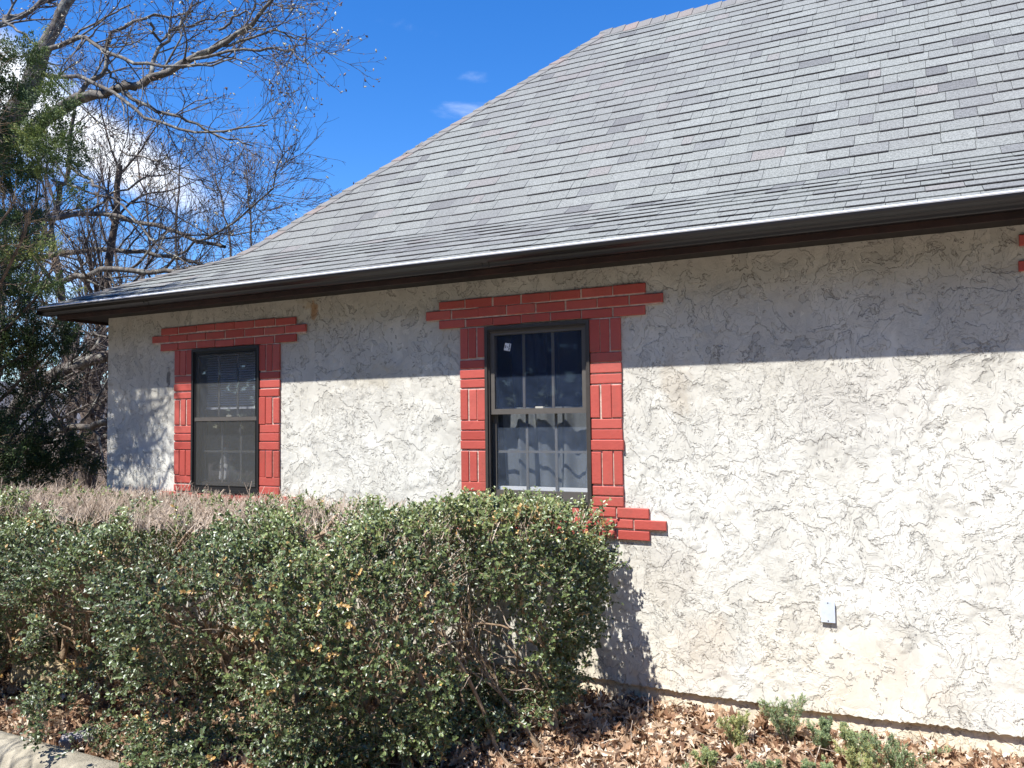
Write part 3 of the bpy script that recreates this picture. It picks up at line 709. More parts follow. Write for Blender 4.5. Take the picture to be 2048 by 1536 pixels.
# mountains far behind
r = np.random.default_rng(5); mx = np.linspace(-7000, 3000, 240); my = np.linspace(2200, 4200, 26)
MX, MY = np.meshgrid(mx, my, indexing='ij')
hgt = 0
for k in range(7): hgt = hgt+(70/(k+1))*np.sin(MX/(900/(k+1)**1.1)+r.random()*6+MY/(1500/(k+1)))
MZ = -40+(230+hgt)*np.sin(np.pi*np.clip((MY-2200)/2000, 0, 1))**.8
idx = np.arange(MX.size).reshape(MX.shape); F = np.stack([idx[:-1, :-1], idx[1:, :-1], idx[1:, 1:], idx[:-1, 1:]], -1).reshape(-1, 4)
M_HILL = simple('wooded_ridge', (.075, .07, .075), .95, var=.3, scale=.02)
tag(npmesh('hills', np.stack([MX, MY, MZ], -1), F, M_HILL, None, None, True), kind='structure')

# stone and paver seen under the hedge
def rock(name, c, s, m, label, cat, seed):
    import bmesh
    bm = bmesh.new(); bmesh.ops.create_icosphere(bm, subdivisions=4, radius=1); r = np.random.default_rng(seed); ph = r.random(9)*6
    for v in bm.verts:
        p = v.co; k = max(abs(p.x), abs(p.y), abs(p.z)); q = p/k*.6+p*.4
        q *= 1+.07*math.sin(4*p.x+ph[0])+.06*math.sin(5*p.y+ph[1])+.05*math.sin(6*p.z+ph[2])+.025*math.sin(15*p.x+11*p.y+ph[3])
        v.co = Vector((q.x*s[0]+c[0], q.y*s[1]+c[1], q.z*s[2]+c[2]))
    me = bpy.data.meshes.new(name); bm.to_mesh(me); bm.free(); o = link(name, me, None, m); tag(o, label, cat); return o
rock('landscaping_stone', (-5.62, -1.10, -1.80), (.20, .13, .15), M_STONE, 'tan rough stone in a gap under the left end of the hedge', 'stone', 1)
import bmesh
pv = MB().box(-.10, .10, -.05, .05, -.028, .028).build('paver_brick', M_PAVER); pv.location = (-4.42, -1.66, -1.800); pv.rotation_euler = (.10, -.08, .75); tag(pv, 'loose grey-pink paver lying in the bed behind the concrete curb', 'paver')
bv = pv.modifiers.new('bevel', 'BEVEL'); bv.width = .006; bv.segments = 2

# ------------------------------------------------------------------ leaves
def leaves(C, D, Nn, L, Wd, val, fold=.25, shape='oval'):
    """C base points, D directions, Nn rough normals"""
    D = norm(D); S_ = norm(np.cross(D, Nn)); N_ = np.cross(S_, D); L = L[:, None]; Wd = Wd[:, None]
    if shape == 'oval':
        lift = N_*fold*Wd
        P = np.stack([C, C+D*L*.35+S_*Wd+lift, C+D*L*.75+S_*Wd*.8+lift, C+D*L, C+D*L*.75-S_*Wd*.8+lift, C+D*L*.35-S_*Wd+lift], 1)
        n = np.arange(len(C))[:, None]*6
        F = np.concatenate([n+np.array([[0, 1, 2, 3]]), n+np.array([[0, 3, 4, 5]])], 0); k = 6
    else:
        P = np.stack([C, C+D*L*.45+S_*Wd, C+D*L, C+D*L*.45-S_*Wd], 1); n = np.arange(len(C))[:, None]*4; F = n+np.array([[0, 1, 2, 3]]); k = 4
    return P.reshape(-1, 3), F, np.repeat(val, k)

# ------------------------------------------------------------------ the hedge
rh = np.random.default_rng(21)
HX = np.array([-7.6, -6.5, -4.9, -4.3, -3.4, -2.8, -2.3, -1.95, -1.75]); HF = np.array([-1.64, -1.64, -1.72, -1.93, -1.98, -1.80, -1.42, -1.12, -.82])
HBK = -.16
def hnoise(p, s, o=0.):
    x, y, z = p[..., 0]*s, p[..., 1]*s, p[..., 2]*s
    return (np.sin(x*1.7+o+1.3*np.sin(y*1.1+z*.7+o))+np.sin(y*2.1+o*2+1.2*np.sin(z*1.3-x*.6))+np.sin(z*1.9+o*3+1.1*np.sin(x*1.2+y*.8)))/3
def hedge_inside(p):
    """returns depth under the outer surface (>0 inside)"""
    x, y, z = p[..., 0], p[..., 1], p[..., 2]
    zt = -.515+.03*np.sin(3.1*x+1)+.025*np.sin(7.3*x)+.02*np.sin(5*y)
    zt = zt-.045*np.clip((-2.7-x)/.6, 0, 1)
    zt = zt-.10*np.clip((-1.2-y)/.4, 0, 1)**2-.06*np.clip((x+1.95)/.3, 0, 1)
    yf = np.interp(x, HX, HF)
    bulge = .16*np.clip((-1.05-z)/.6, 0, 1)+.05*np.sin(2.3*x+2*z)+.04*np.sin(6*x+5*z)
    right = (x > -3.0)
    yf = yf+np.where(right, .12*np.clip((-1.25-z)/.4, 0, 1), 0)+.20*np.clip((z+.95)/.4, 0, 1)*np.clip((-1.6-x)/1.5, 0, 1)+.05*np.sin(2.3*x+2*z)+.03*np.sin(6*x+5*z)
    zb = np.interp(x, [-7, -4.6, -4.2, -3.0, -2.5, -1.5], [-1.74, -1.76, -1.86, -1.84, -1.66, -1.44])
    xe = -1.74-.05*np.clip((-.9-z)/.6, 0, 1)+.04*np.sin(7*z+2)
    return np.minimum.reduce([zt-z, (y-yf)/1.05, HBK-y+.03, z-zb, xe-x+.0*(y), x+7.5])
hedge = empty('hedge', (-4.2, -.9, -1.78)); tag(hedge, 'clipped evergreen hedge with glossy small leaves and bare brown clipped twigs along its top', 'hedge')
# stems
st = []
for k in range(46):
    x = -7.2+5.5*(k+.5*rh.random())/46; y0 = -.70-.45*rh.random()+(.15 if x > -2.6 else 0); lean = rh.normal(-.22, .38)
    p = [(x, y0, -1.84), (x+lean*.25, y0+rh.normal(0, .05), -1.5), (x+lean*.7, y0+rh.normal(-.1, .12), -1.15), (x+lean*1.15, y0+rh.normal(-.12, .2), -.82), (x+lean*1.5+rh.normal(0, .05), y0+rh.normal(-.1, .25), -.57)]
    st.append(smooth_path(p, 14, rh, .008))
st = np.array(st); st[:, :, 0] = np.minimum(st[:, :, 0], -1.82); sr = (.011+.018*rh.random((len(st), 1)))*np.linspace(1, .35, 14)[None, :]
b1, r1 = grow(st, sr, 9, .35, .75, 7, .75, .18, .16, .15, .6, .003, rh)
b2, r2 = grow(b1, r1, 4, .12, .32, 5, .8, .12, .20, .2, .6, .0018, rh)
def clip_in(B, Rr, m=-.03):
    ok = (hedge_inside(B[:, -1]) > m) & (hedge_inside(B[:, B.shape[1]//2]) > m-.02); return B[ok], Rr[ok]
b1, r1 = clip_in(b1, r1, -.02); b2, r2 = clip_in(b2, r2, -.02)
V, F = join([tubes(st, sr, 7), tubes(b1, r1, 5)]); npmesh('stems', V, F, M_HSTEM, hedge, None, True)
V, F = tubes(b2, r2, 3)
# clipped twigs standing on the top
n = 12000
q = np.stack([rh.uniform(-7.4, -1.7, n), rh.uniform(-1.55, -.14, n), np.full(n, -.615)], 1)
keep = hedge_inside(q) > .0
dens = np.clip(.85-.85*np.clip((q[:, 0]+4.0)/1.3, 0, 1)+.3*hnoise(q, 2.5, 2), .08, 1)*np.clip(1.15-.55*np.clip((-.75-q[:, 1])/.6, 0, 1), .3, 1)
q = q[keep & (rh.random(n) < dens)]
n = len(q); d = norm(np.stack([rh.normal(0, .6, n), rh.normal(0, .6, n), np.ones(n)], 1)); Ls = rh.uniform(.04, .13, n)*(1+.8*(rh.random(n) < .06))
top = np.zeros((n, 4, 3)); top[:, 0] = q
for k in range(1, 4):
    d = norm(d+rh.normal(0, .16, (n, 3))); top[:, k] = top[:, k-1]+d*(Ls/3)[:, None]
tr = rh.uniform(.0014, .0036, n)[:, None]*np.array([[1, .9, .8, .6]])
side, sdr = grow(top, tr, 2, .03, .09, 3, .7, .3, .2, .3, .8, .0012, rh)
V2, F2 = tubes(top, tr, 3); V3, F3 = tubes(side, sdr, 3)
V, F = join([(V, F), (V2, F2), (V3, F3)]); npmesh('twigs', V, F, M_HTWIG, hedge)
# sprigs of leaves
def hedge_leaves():
    n = 290000
    p = np.stack([rh.uniform(-7.5, -1.5, n), rh.uniform(-2.1, -.12, n), rh.uniform(-1.88, -.45, n)], 1)
    dpt = hedge_inside(p)
    shell = np.exp(-np.clip(dpt, 0, 1)/.085)
    gap = hnoise(p, 4.0, .7)+.75*hnoise(p, 8.5, 3.)
    low = np.clip((-1.10-p[:, 2])/.5, 0, 1)
    thr = -.06+.20*low
    topz = (p[:, 2] > -.66)
    bare = topz & (rh.random(n) < np.clip(.86-.8*np.clip((p[:, 0]+3.8)/1.3, 0, 1)-.75*np.clip((-1.05-p[:, 1])/.25, 0, 1), .05, .9))
    rightthin = .8*np.clip((p[:, 0]+2.75)/.3, 0, 1)*np.clip((-1.72-p[:, 0])/.12, 0, 1)*np.exp(-((p[:, 2]+1.08)/.24)**2)
    corner = (p[:, 0] < -4.32+.12*np.sin(9*p[:, 2])) & (p[:, 2] < -1.60) & (p[:, 1] < -.8)
    ok = (dpt > -.02) & (rh.random(n) < .03+.97*shell*(1-.55*rightthin)) & (gap > thr+.35*rightthin-.30*(p[:, 0] > -2.9)) & ~bare & ~corner & ~((p[:, 1] > -.35) & (p[:, 2] < -.9) & (rh.random(n) < .7))
    p = p[ok]; return p
sp_c = hedge_leaves()
n = len(sp_c); print('sprigs', n)
k = 11
e = 1e-3
gradn = np.stack([hedge_inside(sp_c)-hedge_inside(sp_c+np.array(v)*.03) for v in ((1, 0, 0), (0, 1, 0), (0, 0, 1))], 1)
out = norm(gradn+rh.normal(0, .006, (n, 3))+1e-6)
sd = norm(out*.9+np.array([0, 0, .45])+rh.normal(0, .55, (n, 3))); sl_ = rh.uniform(.045, .12, n)
spr = np.stack([sp_c-sd*sl_[:, None]*.3, sp_c+sd*sl_[:, None]*.3+rh.normal(0, .004, (n, 3)), sp_c+sd*sl_[:, None]*.85], 1)
V, F = tubes(spr, np.tile(np.array([[.0018, .0014, .0010]]), (n, 1)), 3); npmesh('sprigs', V, F, M_HSTEM, hedge)
t = np.linspace(.15, 1.0, k)[None, :]*np.ones((n, 1))+rh.normal(0, .04, (n, k))
C = sp_c[:, None]+sd[:, None]*(sl_[:, None]*(t*1.15-.3))[..., None]
q = rh.normal(size=(n, k, 3)); q = norm(q-(q*sd[:, None]).sum(-1, keepdims=True)*sd[:, None])
D = norm(q+sd[:, None]*.75+rh.normal(0, .15, (n, k, 3)))
Nn = norm(sd[:, None]*.45+np.array([.10, -.70, .62])+rh.normal(0, .33, (n, k, 3)))
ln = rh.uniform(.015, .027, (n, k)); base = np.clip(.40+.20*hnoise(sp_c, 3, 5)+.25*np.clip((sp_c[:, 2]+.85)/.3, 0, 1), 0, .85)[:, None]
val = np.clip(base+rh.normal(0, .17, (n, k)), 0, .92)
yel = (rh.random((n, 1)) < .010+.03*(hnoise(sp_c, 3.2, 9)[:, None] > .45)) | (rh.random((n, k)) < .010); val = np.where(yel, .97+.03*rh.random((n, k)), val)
V, F, vv = leaves(C.reshape(-1, 3), D.reshape(-1, 3), Nn.reshape(-1, 3), ln.ravel(), ln.ravel()*.31, val.ravel(), .35)
npmesh('foliage', V, F, M_HLEAF, hedge, vv)
print('hedge leaves', n*k)

# ------------------------------------------------------------------ leaf litter
rl = np.random.default_rng(8)
TP = np.array([[0, -.10], [0, 0], [.10, .06], [.34, .02], [.20, .20], [.44, .30], [.22, .38], [.34, .60], [.14, .58], [.10, .78], [0, 1.0], [-.10, .78], [-.14, .58], [-.34, .60], [-.22, .38], [-.44, .30], [-.20, .20], [-.34, .02], [-.10, .06]])
MID = [1, 19, 20, 10]          # midrib points: base, two added, tip
TP = np.vstack([TP, [[0, .30], [0, .60]]])
TR = [(1, 2, 19), (2, 4, 19), (2, 3, 4), (4, 6, 19), (4, 5, 6), (6, 20, 19), (6, 8, 20), (6, 7, 8), (8, 9, 20), (9, 10, 20),
      (1, 19, 18), (18, 19, 16), (18, 16, 17), (16, 19, 14), (16, 14, 15), (14, 19, 20), (14, 20, 12), (14, 12, 13), (12, 20, 11), (11, 20, 10)]
def litter(n, xr, yr, name, label, zt=0.055, seed=0):
    x = rl.uniform(*xr, n); y = rl.uniform(*yr, n)
    sz = .022+.085*rl.random(n)**1.7; ncol = len(TP)
    az = rl.uniform(0, 2*np.pi, n); tx = rl.normal(0, .75, n); ty = rl.normal(0, .75, n)
    wsc = rl.uniform(.35, 1.0, n); c1 = rl.normal(0, 1.9, n); c2 = rl.normal(0, 1.3, n)
    u = TP[None, :, 0]*wsc[:, None]; v = TP[None, :, 1]-.45+0*u
    w = c1[:, None]*u*u*1.3+c2[:, None]*v*v+rl.normal(0, .035, (n, ncol))+np.abs(u)*rl.normal(.2, .35, n)[:, None]
    P = np.stack([u, v, w], -1)*sz[:, None, None]
    ca, sa = np.cos(az), np.sin(az)
    Rz = np.zeros((n, 3, 3)); Rz[:, 0, 0] = ca; Rz[:, 0, 1] = -sa; Rz[:, 1, 0] = sa; Rz[:, 1, 1] = ca; Rz[:, 2, 2] = 1
    Rx = np.zeros((n, 3, 3)); Rx[:, 0, 0] = 1; Rx[:, 1, 1] = np.cos(tx); Rx[:, 1, 2] = -np.sin(tx); Rx[:, 2, 1] = np.sin(tx); Rx[:, 2, 2] = np.cos(tx)
    Ry = np.zeros((n, 3, 3)); Ry[:, 1, 1] = 1; Ry[:, 0, 0] = np.cos(ty); Ry[:, 0, 2] = np.sin(ty); Ry[:, 2, 0] = -np.sin(ty); Ry[:, 2, 2] = np.cos(ty)
    P = np.einsum('nij,njk,nkl,nml->nmi', Ry, Rx, Rz, P)
    z = gz(x, y)+rl.random(n)**1.3*zt+.012
    P = P+np.stack([x, y, z], 1)[:, None]
    P[..., 1] = np.minimum(P[..., 1], .022)
    F = (np.arange(n)[:, None, None]*ncol+np.array(TR)[None]).reshape(-1, 3)
    val = np.repeat(np.clip(rl.normal(.54, .30, n), 0, 1), ncol)
    o = npmesh(name, P, F, M_DEAD, None, val); tag(o, label, 'leaves', kind='stuff'); return o
litter(19000, (-3.4, 1.6), (-1.75, .01), 'leaf_litter', 'dry brown fallen leaves heaped along the foot of the sunlit wall')
litter(7000, (-7.8, -3.4), (-1.80, .01), 'leaf_litter', 'fallen leaves lying on the soil under the hedge and behind the curb', .03)
# pale dry stalks and chips among the leaves
n = 1400; c0 = np.stack([rl.uniform(-3, 1.4, n), rl.uniform(-1.6, .0, n), np.zeros(n)], 1); c0[:, 2] = gz(c0[:, 0], c0[:, 1])+rl.uniform(.02, .075, n)
d = norm(rl.normal(size=(n, 3))*np.array([1, 1, .22])); L = rl.uniform(.03, .16, n)[:, None]
P = np.stack([c0, c0+d*L*.5+rl.normal(0, .004, (n, 3)), c0+d*L], 1); P[..., 1] = np.minimum(P[..., 1], .015); V, F = tubes(P, np.tile(rl.uniform(.0010, .0028, n)[:, None], (1, 3)), 3)
tag(npmesh('dry_twigs', V, F, M_HTWIG), 'thin pale dry stalks scattered over the fallen leaves', 'twigs', kind='stuff')

# ------------------------------------------------------------------ young junipers in the litter
def juniper(px, py, h, wd, seed, label, yel=.3):
    h *= 1.05; wd *= 2.1
    r = np.random.default_rng(seed)
    d = ray(px, py); t = (-1.74)/d[2]; c = CAMP+d*t; c[1] = min(c[1], -.06); c[0] = ray(px, py)[0]*(c[1]+CD)/ray(px, py)[1]; c[2] = float(gz(c[0], c[1]))
    e = empty('juniper_seedling', tuple(c)); tag(e, label, 'plant', 'juniper seedlings growing through the leaf litter')
    ns = 7; st = []
    for k in range(ns):
        a = r.uniform(0, 6.28); s = wd*.45*r.random()
        p0 = c+np.array([0, 0, .0]); p1 = c+np.array([math.cos(a)*s*.5, math.sin(a)*s*.5, h*.5]); p2 = c+np.array([math.cos(a)*s, math.sin(a)*s, h*r.uniform(.75, 1)]); st.append(smooth_path([p0, p1, p2], 6, r, .002))
    st = np.array(st); rr_ = np.full((ns, 6), .002)
    b, rb = grow(st, rr_, 18, h*.16, h*.36, 4, .6, .35, .10, .15, .8, .001, r); b_2, rb2 = grow(b, rb, 5, h*.06, h*.14, 3, .6, .3, .1, .2, .8, .0008, r)
    V, F = join([tubes(st, rr_, 4), tubes(b, rb, 3)]); npmesh('stem', V, F, M_HSTEM, e)
    allb = np.concatenate([b_2[:, [0, 1, 2]], b[:, [0, 2, 3]]]); m = len(allb); kk = 12
    tt = r.random((m, kk, 1)); A = allb[:, :1]*(1-tt)+allb[:, 2:]*tt; T = norm(allb[:, 2]-allb[:, 0])[:, None]
    D = norm(T+r.normal(0, .5, (m, kk, 3))); V, F, vv = leaves(A.reshape(-1, 3), D.reshape(-1, 3), r.normal(size=(m*kk, 3)), r.uniform(.007, .014, m*kk), np.full(m*kk, .0014), np.clip(r.normal(.35+yel*.5, .2, m*kk), 0, 1), shape='q')
    npmesh('needles', V, F, M_JUN, e, vv)
for a in ((1575, 1500, .26, .13, 1, 'blue-green juniper seedling, tallest of those against the wall foot', .15), (1480, 1508, .19, .10, 2, 'yellow-green upright juniper seedling nearest the hedge shadow', .75),
          (1645, 1512, .17, .10, 3, 'narrow blue-green juniper seedling right of the tallest one', .1), (1712, 1530, .16, .09, 4, 'thin sparse juniper seedling beside the crack in the foundation', .4),
          (1790, 1560, .22, .24, 5, 'broad bushy blue-green juniper seedling at the bottom edge', .12), (1725, 1570, .17, .16, 6, 'yellowish juniper seedling left of the broad bushy one', .8),
          (1560, 1560, .12, .20, 7, 'low spreading juniper seedling at the bottom below the tallest one', .2), (1420, 1540, .11, .12, 8, 'small green juniper seedling among brown leaves', .5),
          (1390, 1570, .10, .16, 9, 'low pale juniper seedling at the lower edge left of the others', .2), (1650, 1575, .12, .18, 10, 'low grey-green juniper seedling at the bottom edge in the middle', .3),
          (1450, 1580, .11, .14, 11, 'small greyish juniper seedling at the bottom edge near the leaf heap', .15)):
    juniper(*a)

# ------------------------------------------------------------------ bare trees
def limb(pts, y0, y1, n=16, wob=.02):
    k = len(pts); ys = np.linspace(y0, y1, k); return smooth_path([at(p[0], p[1], ys[i]) for i, p in enumerate(pts)], n, RNG, wob)
def bare_tree(name, label, cat, trunks, limbs, rlimb, levels, group=None, twm=None, buds=0, bm=None):
    base = trunks[0][0][0]; e = empty(name, tuple(base)); tag(e, label, cat, group)
    parts = []
    for P, R in trunks: parts.append(tubes(P[None], R[None], 10))
    V, F = join(parts); npmesh('trunk', V, F, bm or M_BARK, e, None, True)
    rt = np.random.default_rng(int(abs(base[0]*100+base[1]*37)))
    B = np.array(limbs); R = np.array(rlimb)
    L1, R1 = grow(B, R, *levels[0], rng=rt); L2, R2 = grow(L1, R1, *levels[1], rng=rt)
    V, F = join([tubes(B, R, 8), tubes(L1, R1, 5)]); npmesh('branches', V, F, bm or M_BARK, e, None, True)
    prts = [tubes(L2, R2, 3)]; L3 = L2
    if len(levels) > 2:
        L3, R3 = grow(L2, R2, *levels[2], rng=rt); prts.append(tubes(L3, R3, 3))
    V, F = join(prts); npmesh('twigs', V, F, twm or M_TWIG, e)
    if buds:
        tips = np.concatenate([L3[:, -1], L2[:, -1]]); tips = tips[rt.random(len(tips)) < buds]; m = len(tips)
        s = rt.uniform(.010, .024, m)[:, None]; D = norm(rt.normal(size=(m, 3))+np.array([0, 0, .8])); A = norm(np.cross(D, rt.normal(size=(m, 3)))); Bq = np.cross(D, A)
        P = np.stack([tips, tips+D*s+A*s*.6, tips+D*s+Bq*s*.6, tips+D*s-A*s*.6, tips+D*s-Bq*s*.6, tips+D*s*2.4], 1)
        n = np.arange(m)[:, None, None]*6; F = (n+np.array([[0, 2, 1], [0, 3, 2], [0, 4, 3], [0, 1, 4], [5, 1, 2], [5, 2, 3], [5, 3, 4], [5, 4, 1]])[None]).reshape(-1, 3)
        npmesh('buds', P, F, M_BUD, e, np.repeat(rt.random(m), 6))['kind'] = 'stuff'
    return e
def rad(p0, p1, n=16): return np.linspace(p0, p1, n)
def arch(k): return -.10 if k < .55 else .16
# the big spreading tree: trunk just left of the frame
tk = smooth_path([at(-260, 1120, 2.6), at(-230, 900, 2.6), at(-170, 600, 2.6), at(-60, 400, 2.7), at(66, 152, 2.9), at(103, 65, 3.0), at(143, -10, 3.1), at(190, -130, 3.2)], 30, RNG, .02)
tr_ = np.interp(np.linspace(0, 1, 30), [0, .5, .68, 1], [.28, .17, .10, .05])
tk2 = smooth_path([at(-170, 600, 2.6), at(-90, 380, 2.5), at(0, 300, 2.4), at(55, 267, 2.4), at(144, 205, 2.4), at(161, 195, 2.4), at(239, 178, 2.4), at(294, 161, 2.4), at(369, 126, 2.4), at(437, 92, 2.4), at(496, 51, 2.4), at(545, 0, 2.4)], 40, RNG, .012)
tr2 = np.interp(np.linspace(0, 1, 40), [0, .35, .6, 1], [.13, .085, .055, .018])
L_ = [([(66, 152), (79, 150), (120, 152), (160, 157), (212, 178), (260, 212), (290, 236), (342, 253), (393, 261), (461, 256), (495, 256), (535, 250)], .036, .008),
      ([(90, 100), (143, 80), (171, 77), (205, 99), (253, 120), (307, 131), (376, 137), (427, 133), (471, 116)], .036, .009),
      ([(154, 198), (181, 161), (212, 137), (219, 75), (263, 38), (325, 32), (386, 22)], .038, .012),
      ([(301, 154), (308, 113), (338, 79), (362, 44), (393, 7), (410, -20)], .030, .010),
      ([(-40, 70), (0, 50), (24, 32), (62, 24), (98, -2), (120, -20)], .05, .03),
      ([(246, 184), (308, 218), (360, 235), (400, 250), (440, 272), (480, 284), (505, 292)], .026, .007),
      ([(212, 137), (235, 165), (262, 195), (300, 225)], .02, .007),
      ([(10, 45), (60, 80), (100, 96), (200, 40), (260, 10)], .02, .01),
      ([(300, 45), (320, 82), (350, 55), (420, 40), (470, 20)], .02, .008),
      ([(369, 126), (430, 108), (520, 103), (565, 97), (590, 108), (612, 122)], .022, .006),
      ([(437, 92), (520, 70), (565, 65), (590, 76), (612, 74)], .018, .005),
      ([(437, 60), (500, 20), (560, -10)], .016, .006),
      ([(240, 300), (300, 320), (360, 350), (420, 372), (470, 390)], .012, .005),
      ([(0, 118), (70, 110), (120, 140), (170, 180)], .014, .006)]
L_ = [(p, a, b_) for p, a, b_ in L_]
limbs = [limb(p, 2.4, 2.4+RNG.normal(0, .5)) for p, a, b_ in L_]; rl_ = [rad(a, b_) for p, a, b_ in L_]
limbs.append(smooth_path(tk2[20:], 16)); rl_.append(rad(.05, .018))
limbs.append(smooth_path([tk[8], (-9.5, -1.0, 2.2), (-7.4, -3.1, 1.7), (-5.9, -3.65, 1.25), (-4.9, -3.8, 1.0)], 16, RNG, .02)); rl_.append(rad(.06, .018))
limbs.append(smooth_path([(-8.4, -2.2, 1.95), (-6.6, -3.2, 1.2), (-5.5, -3.5, .80), (-4.7, -3.6, .62)], 16, RNG, .02)); rl_.append(rad(.04, .014))
bare_tree('bare_tree', 'large bare grey-barked tree arching over from the left with pale buds and seed clusters', 'tree', [(tk, tr_), (tk2, tr2)], limbs, rl_,
          [(11, .55, 1.5, 8, .75, .02, .13, .12, .45, .0055), (5, .25, .75, 6, .6, .12, .18, .15, .6, .0036), (2, .08, .28, 4, .6, .25, .22, .2, .7, .003)], buds=.75)
# lower tree with long level limbs behind the roof corner
L_ = [([(-120, 470), (0, 452), (55, 441), (120, 431), (171, 424), (219, 427), (273, 444), (342, 461), (410, 485), (450, 494)], .050, .022, 3.0),
      ([(-60, 540), (40, 516), (96, 509), (171, 502), (239, 501), (307, 509), (359, 520), (430, 538)], .055, .022, 3.2),
      ([(-80, 620), (0, 590), (68, 575), (137, 561), (191, 544), (256, 541), (325, 544), (380, 536)], .055, .03, 2.8),
      ([(-60, 900), (0, 855), (44, 797), (85, 760), (147, 736), (219, 712), (280, 690)], .11, .07, 2.2),
      ([(-20, 900), (75, 873), (130, 859), (178, 854), (215, 842), (270, 830)], .05, .035, 2.0),
      ([(140, 915), (178, 890), (219, 869), (280, 840)], .04, .03, 2.6),
      ([(137, 327), (175, 360), (219, 392), (260, 430), (330, 500), (400, 540)], .025, .008, 3.2),
      ([(104, 360), (150, 372), (219, 397), (280, 405), (330, 420), (420, 470)], .022, .008, 3.4),
      ([(180, 424), (230, 385), (290, 360), (340, 345), (380, 330)], .02, .006, 3.2),
      ([(256, 541), (300, 500), (330, 480), (400, 470), (470, 470), (560, 455)], .02, .006, 3.0),
      ([(325, 544), (370, 500), (440, 460), (520, 400), (560, 330), (575, 300)], .02, .005, 3.0),
      ([(90, 770), (150, 780), (215, 800)], .022, .014, 2.4), ([(60, 640), (150, 660), (215, 675)], .018, .012, 2.4)]
limbs = [limb(p, y, y+RNG.normal(0, .25)) for p, a, b_, y in L_]; rl_ = [rad(a, b_) for p, a, b_, y in L_]
tk = smooth_path([at(-330, 1150, 3.), at(-300, 900, 3.), at(-240, 650, 3.), at(-150, 470, 3.), at(-100, 250, 3.1), at(-60, 60, 3.2)], 24, RNG, .03)
bare_tree('bare_tree', 'bare tree whose long level lichened limbs cross behind the left corner of the roof', 'tree', [(tk, rad(.26, .10, 24))], limbs, rl_,
          [(13, .5, 1.5, 7, .8, .20, .14, .1, .45, .006), (7, .25, .8, 6, .6, .22, .18, .15, .6, .004), (3, .1, .35, 4, .6, .2, .22, .2, .7, .003)], buds=.15)
# upright trunks beside the wall corner
def upright(pts, y, r0, r1, label, seedn, nl=26, bmat=None, twm=None, h=(1.2, 2.6)):
    P = smooth_path([at(p[0], p[1], y) for p in pts], 26, RNG, .025); R = rad(r0, r1, 26)
    rt = np.random.default_rng(seedn); b, rb = grow(P[None], R[None], nl, h[0], h[1], 9, .75, .45, .10, .10, .42, .01, rt)
    bare_tree('bare_tree', label, 'tree', [(P, R)], list(b), list(rb), [(6, .5, 1.4, 6, .6, .40, .13, .15, .5, .0038), (4, .3, .8, 5, .5, .35, .16, .15, .6, .003), (2, .15, .4, 4, .5, .25, .2, .2, .7, .003)], 'bare trees beyond the house' if 'among' in label else None, twm or M_TWIG2, 0, bmat or M_BARKD)
upright([(160, 1040), (171, 979), (181, 876), (185, 825), (191, 760), (202, 691), (212, 600), (225, 480), (240, 330)], 3.4, .14, .04, 'rough dark-barked trunk standing just left of the wall corner, thin crown above the roof', 31, 24)
upright([(145, 1010), (145, 980), (143, 842), (140, 767), (125, 620), (106, 478), (116, 393), (131, 342), (150, 220)], 4.6, .11, .03, 'slim bare leaning trunk second from the wall corner', 32, 20)
ORD = ['first', 'second', 'third', 'fourth', 'fifth', 'sixth', 'seventh', 'eighth', 'ninth', 'tenth', 'eleventh', 'twelfth']
for k, (px, y, top, r0) in enumerate(((0, 7, 250, .09), (80, 11, 350, .08), (215, 9, 320, .07), (290, 11, 310, .07), (360, 10, 330, .06), (430, 11, 350, .06), (495, 12, 340, .06))):
    bgl = ORD[k]+' from the left of the slender bare trees among the thicket behind the house'
    rt = np.random.default_rng(100+k); d = rt.normal(0, 14, 4)
    upright([(px+d[0], 960), (px+d[0]*.5, 820), (px+d[1], 640), (px+d[2], 480), (px+d[3], top)], y, r0, .018, bgl, 200+k, 18, M_BARKD, M_TWIG2, (1.6, 3.4))

# ------------------------------------------------------------------ evergreen at the left
def foliage_clumps(cl_, rng, dens, size, spread=.5, up=.5):
    Cs, Ds, Ls, Vs = [], [], [], []
    for ci, (c, r, v) in enumerate(cl_):
        vol = r[0]*r[1]*r[2]; n = int(dens*vol**.72*(5.0 if ci < NVIS else 1))
        m = max(8, int(n/60)); a = norm(rng.normal(size=(m, 3)))*np.array(r)*(.25+.75*rng.random((m, 1)))**.6
        for s in a+np.array(c):
            k = 100; sd_ = norm(norm((s-np.array(c))+1e-6)*.7+np.array([0, 0, up])+rng.normal(0, .35, 3)); Lg = rng.uniform(.10, .24)
            t = rng.random((k, 1)); w = (1-t)*.45+.12
            p = s+sd_*Lg*t+rng.normal(0, 1, (k, 3))*w*Lg*.42
            Cs.append(p); Ds.append(norm(sd_+rng.normal(0, spread, (k, 3)))); Ls.append(rng.uniform(.6, 1.2, k)*size)
            Vs.append(np.clip(v+rng.normal(0, .12)+rng.normal(0, .10, k)+.25*(t[:, 0]-.4), 0, .93))
    return np.concatenate(Cs), np.concatenate(Ds), np.concatenate(Ls), np.concatenate(Vs)
rc = np.random.default_rng(77)
ced = empty('cedar_tree', (-8.2, -.2, -1.9)); tag(ced, 'dark green cedar with ragged foliage sprays and dead brown twigs at the left edge', 'tree')
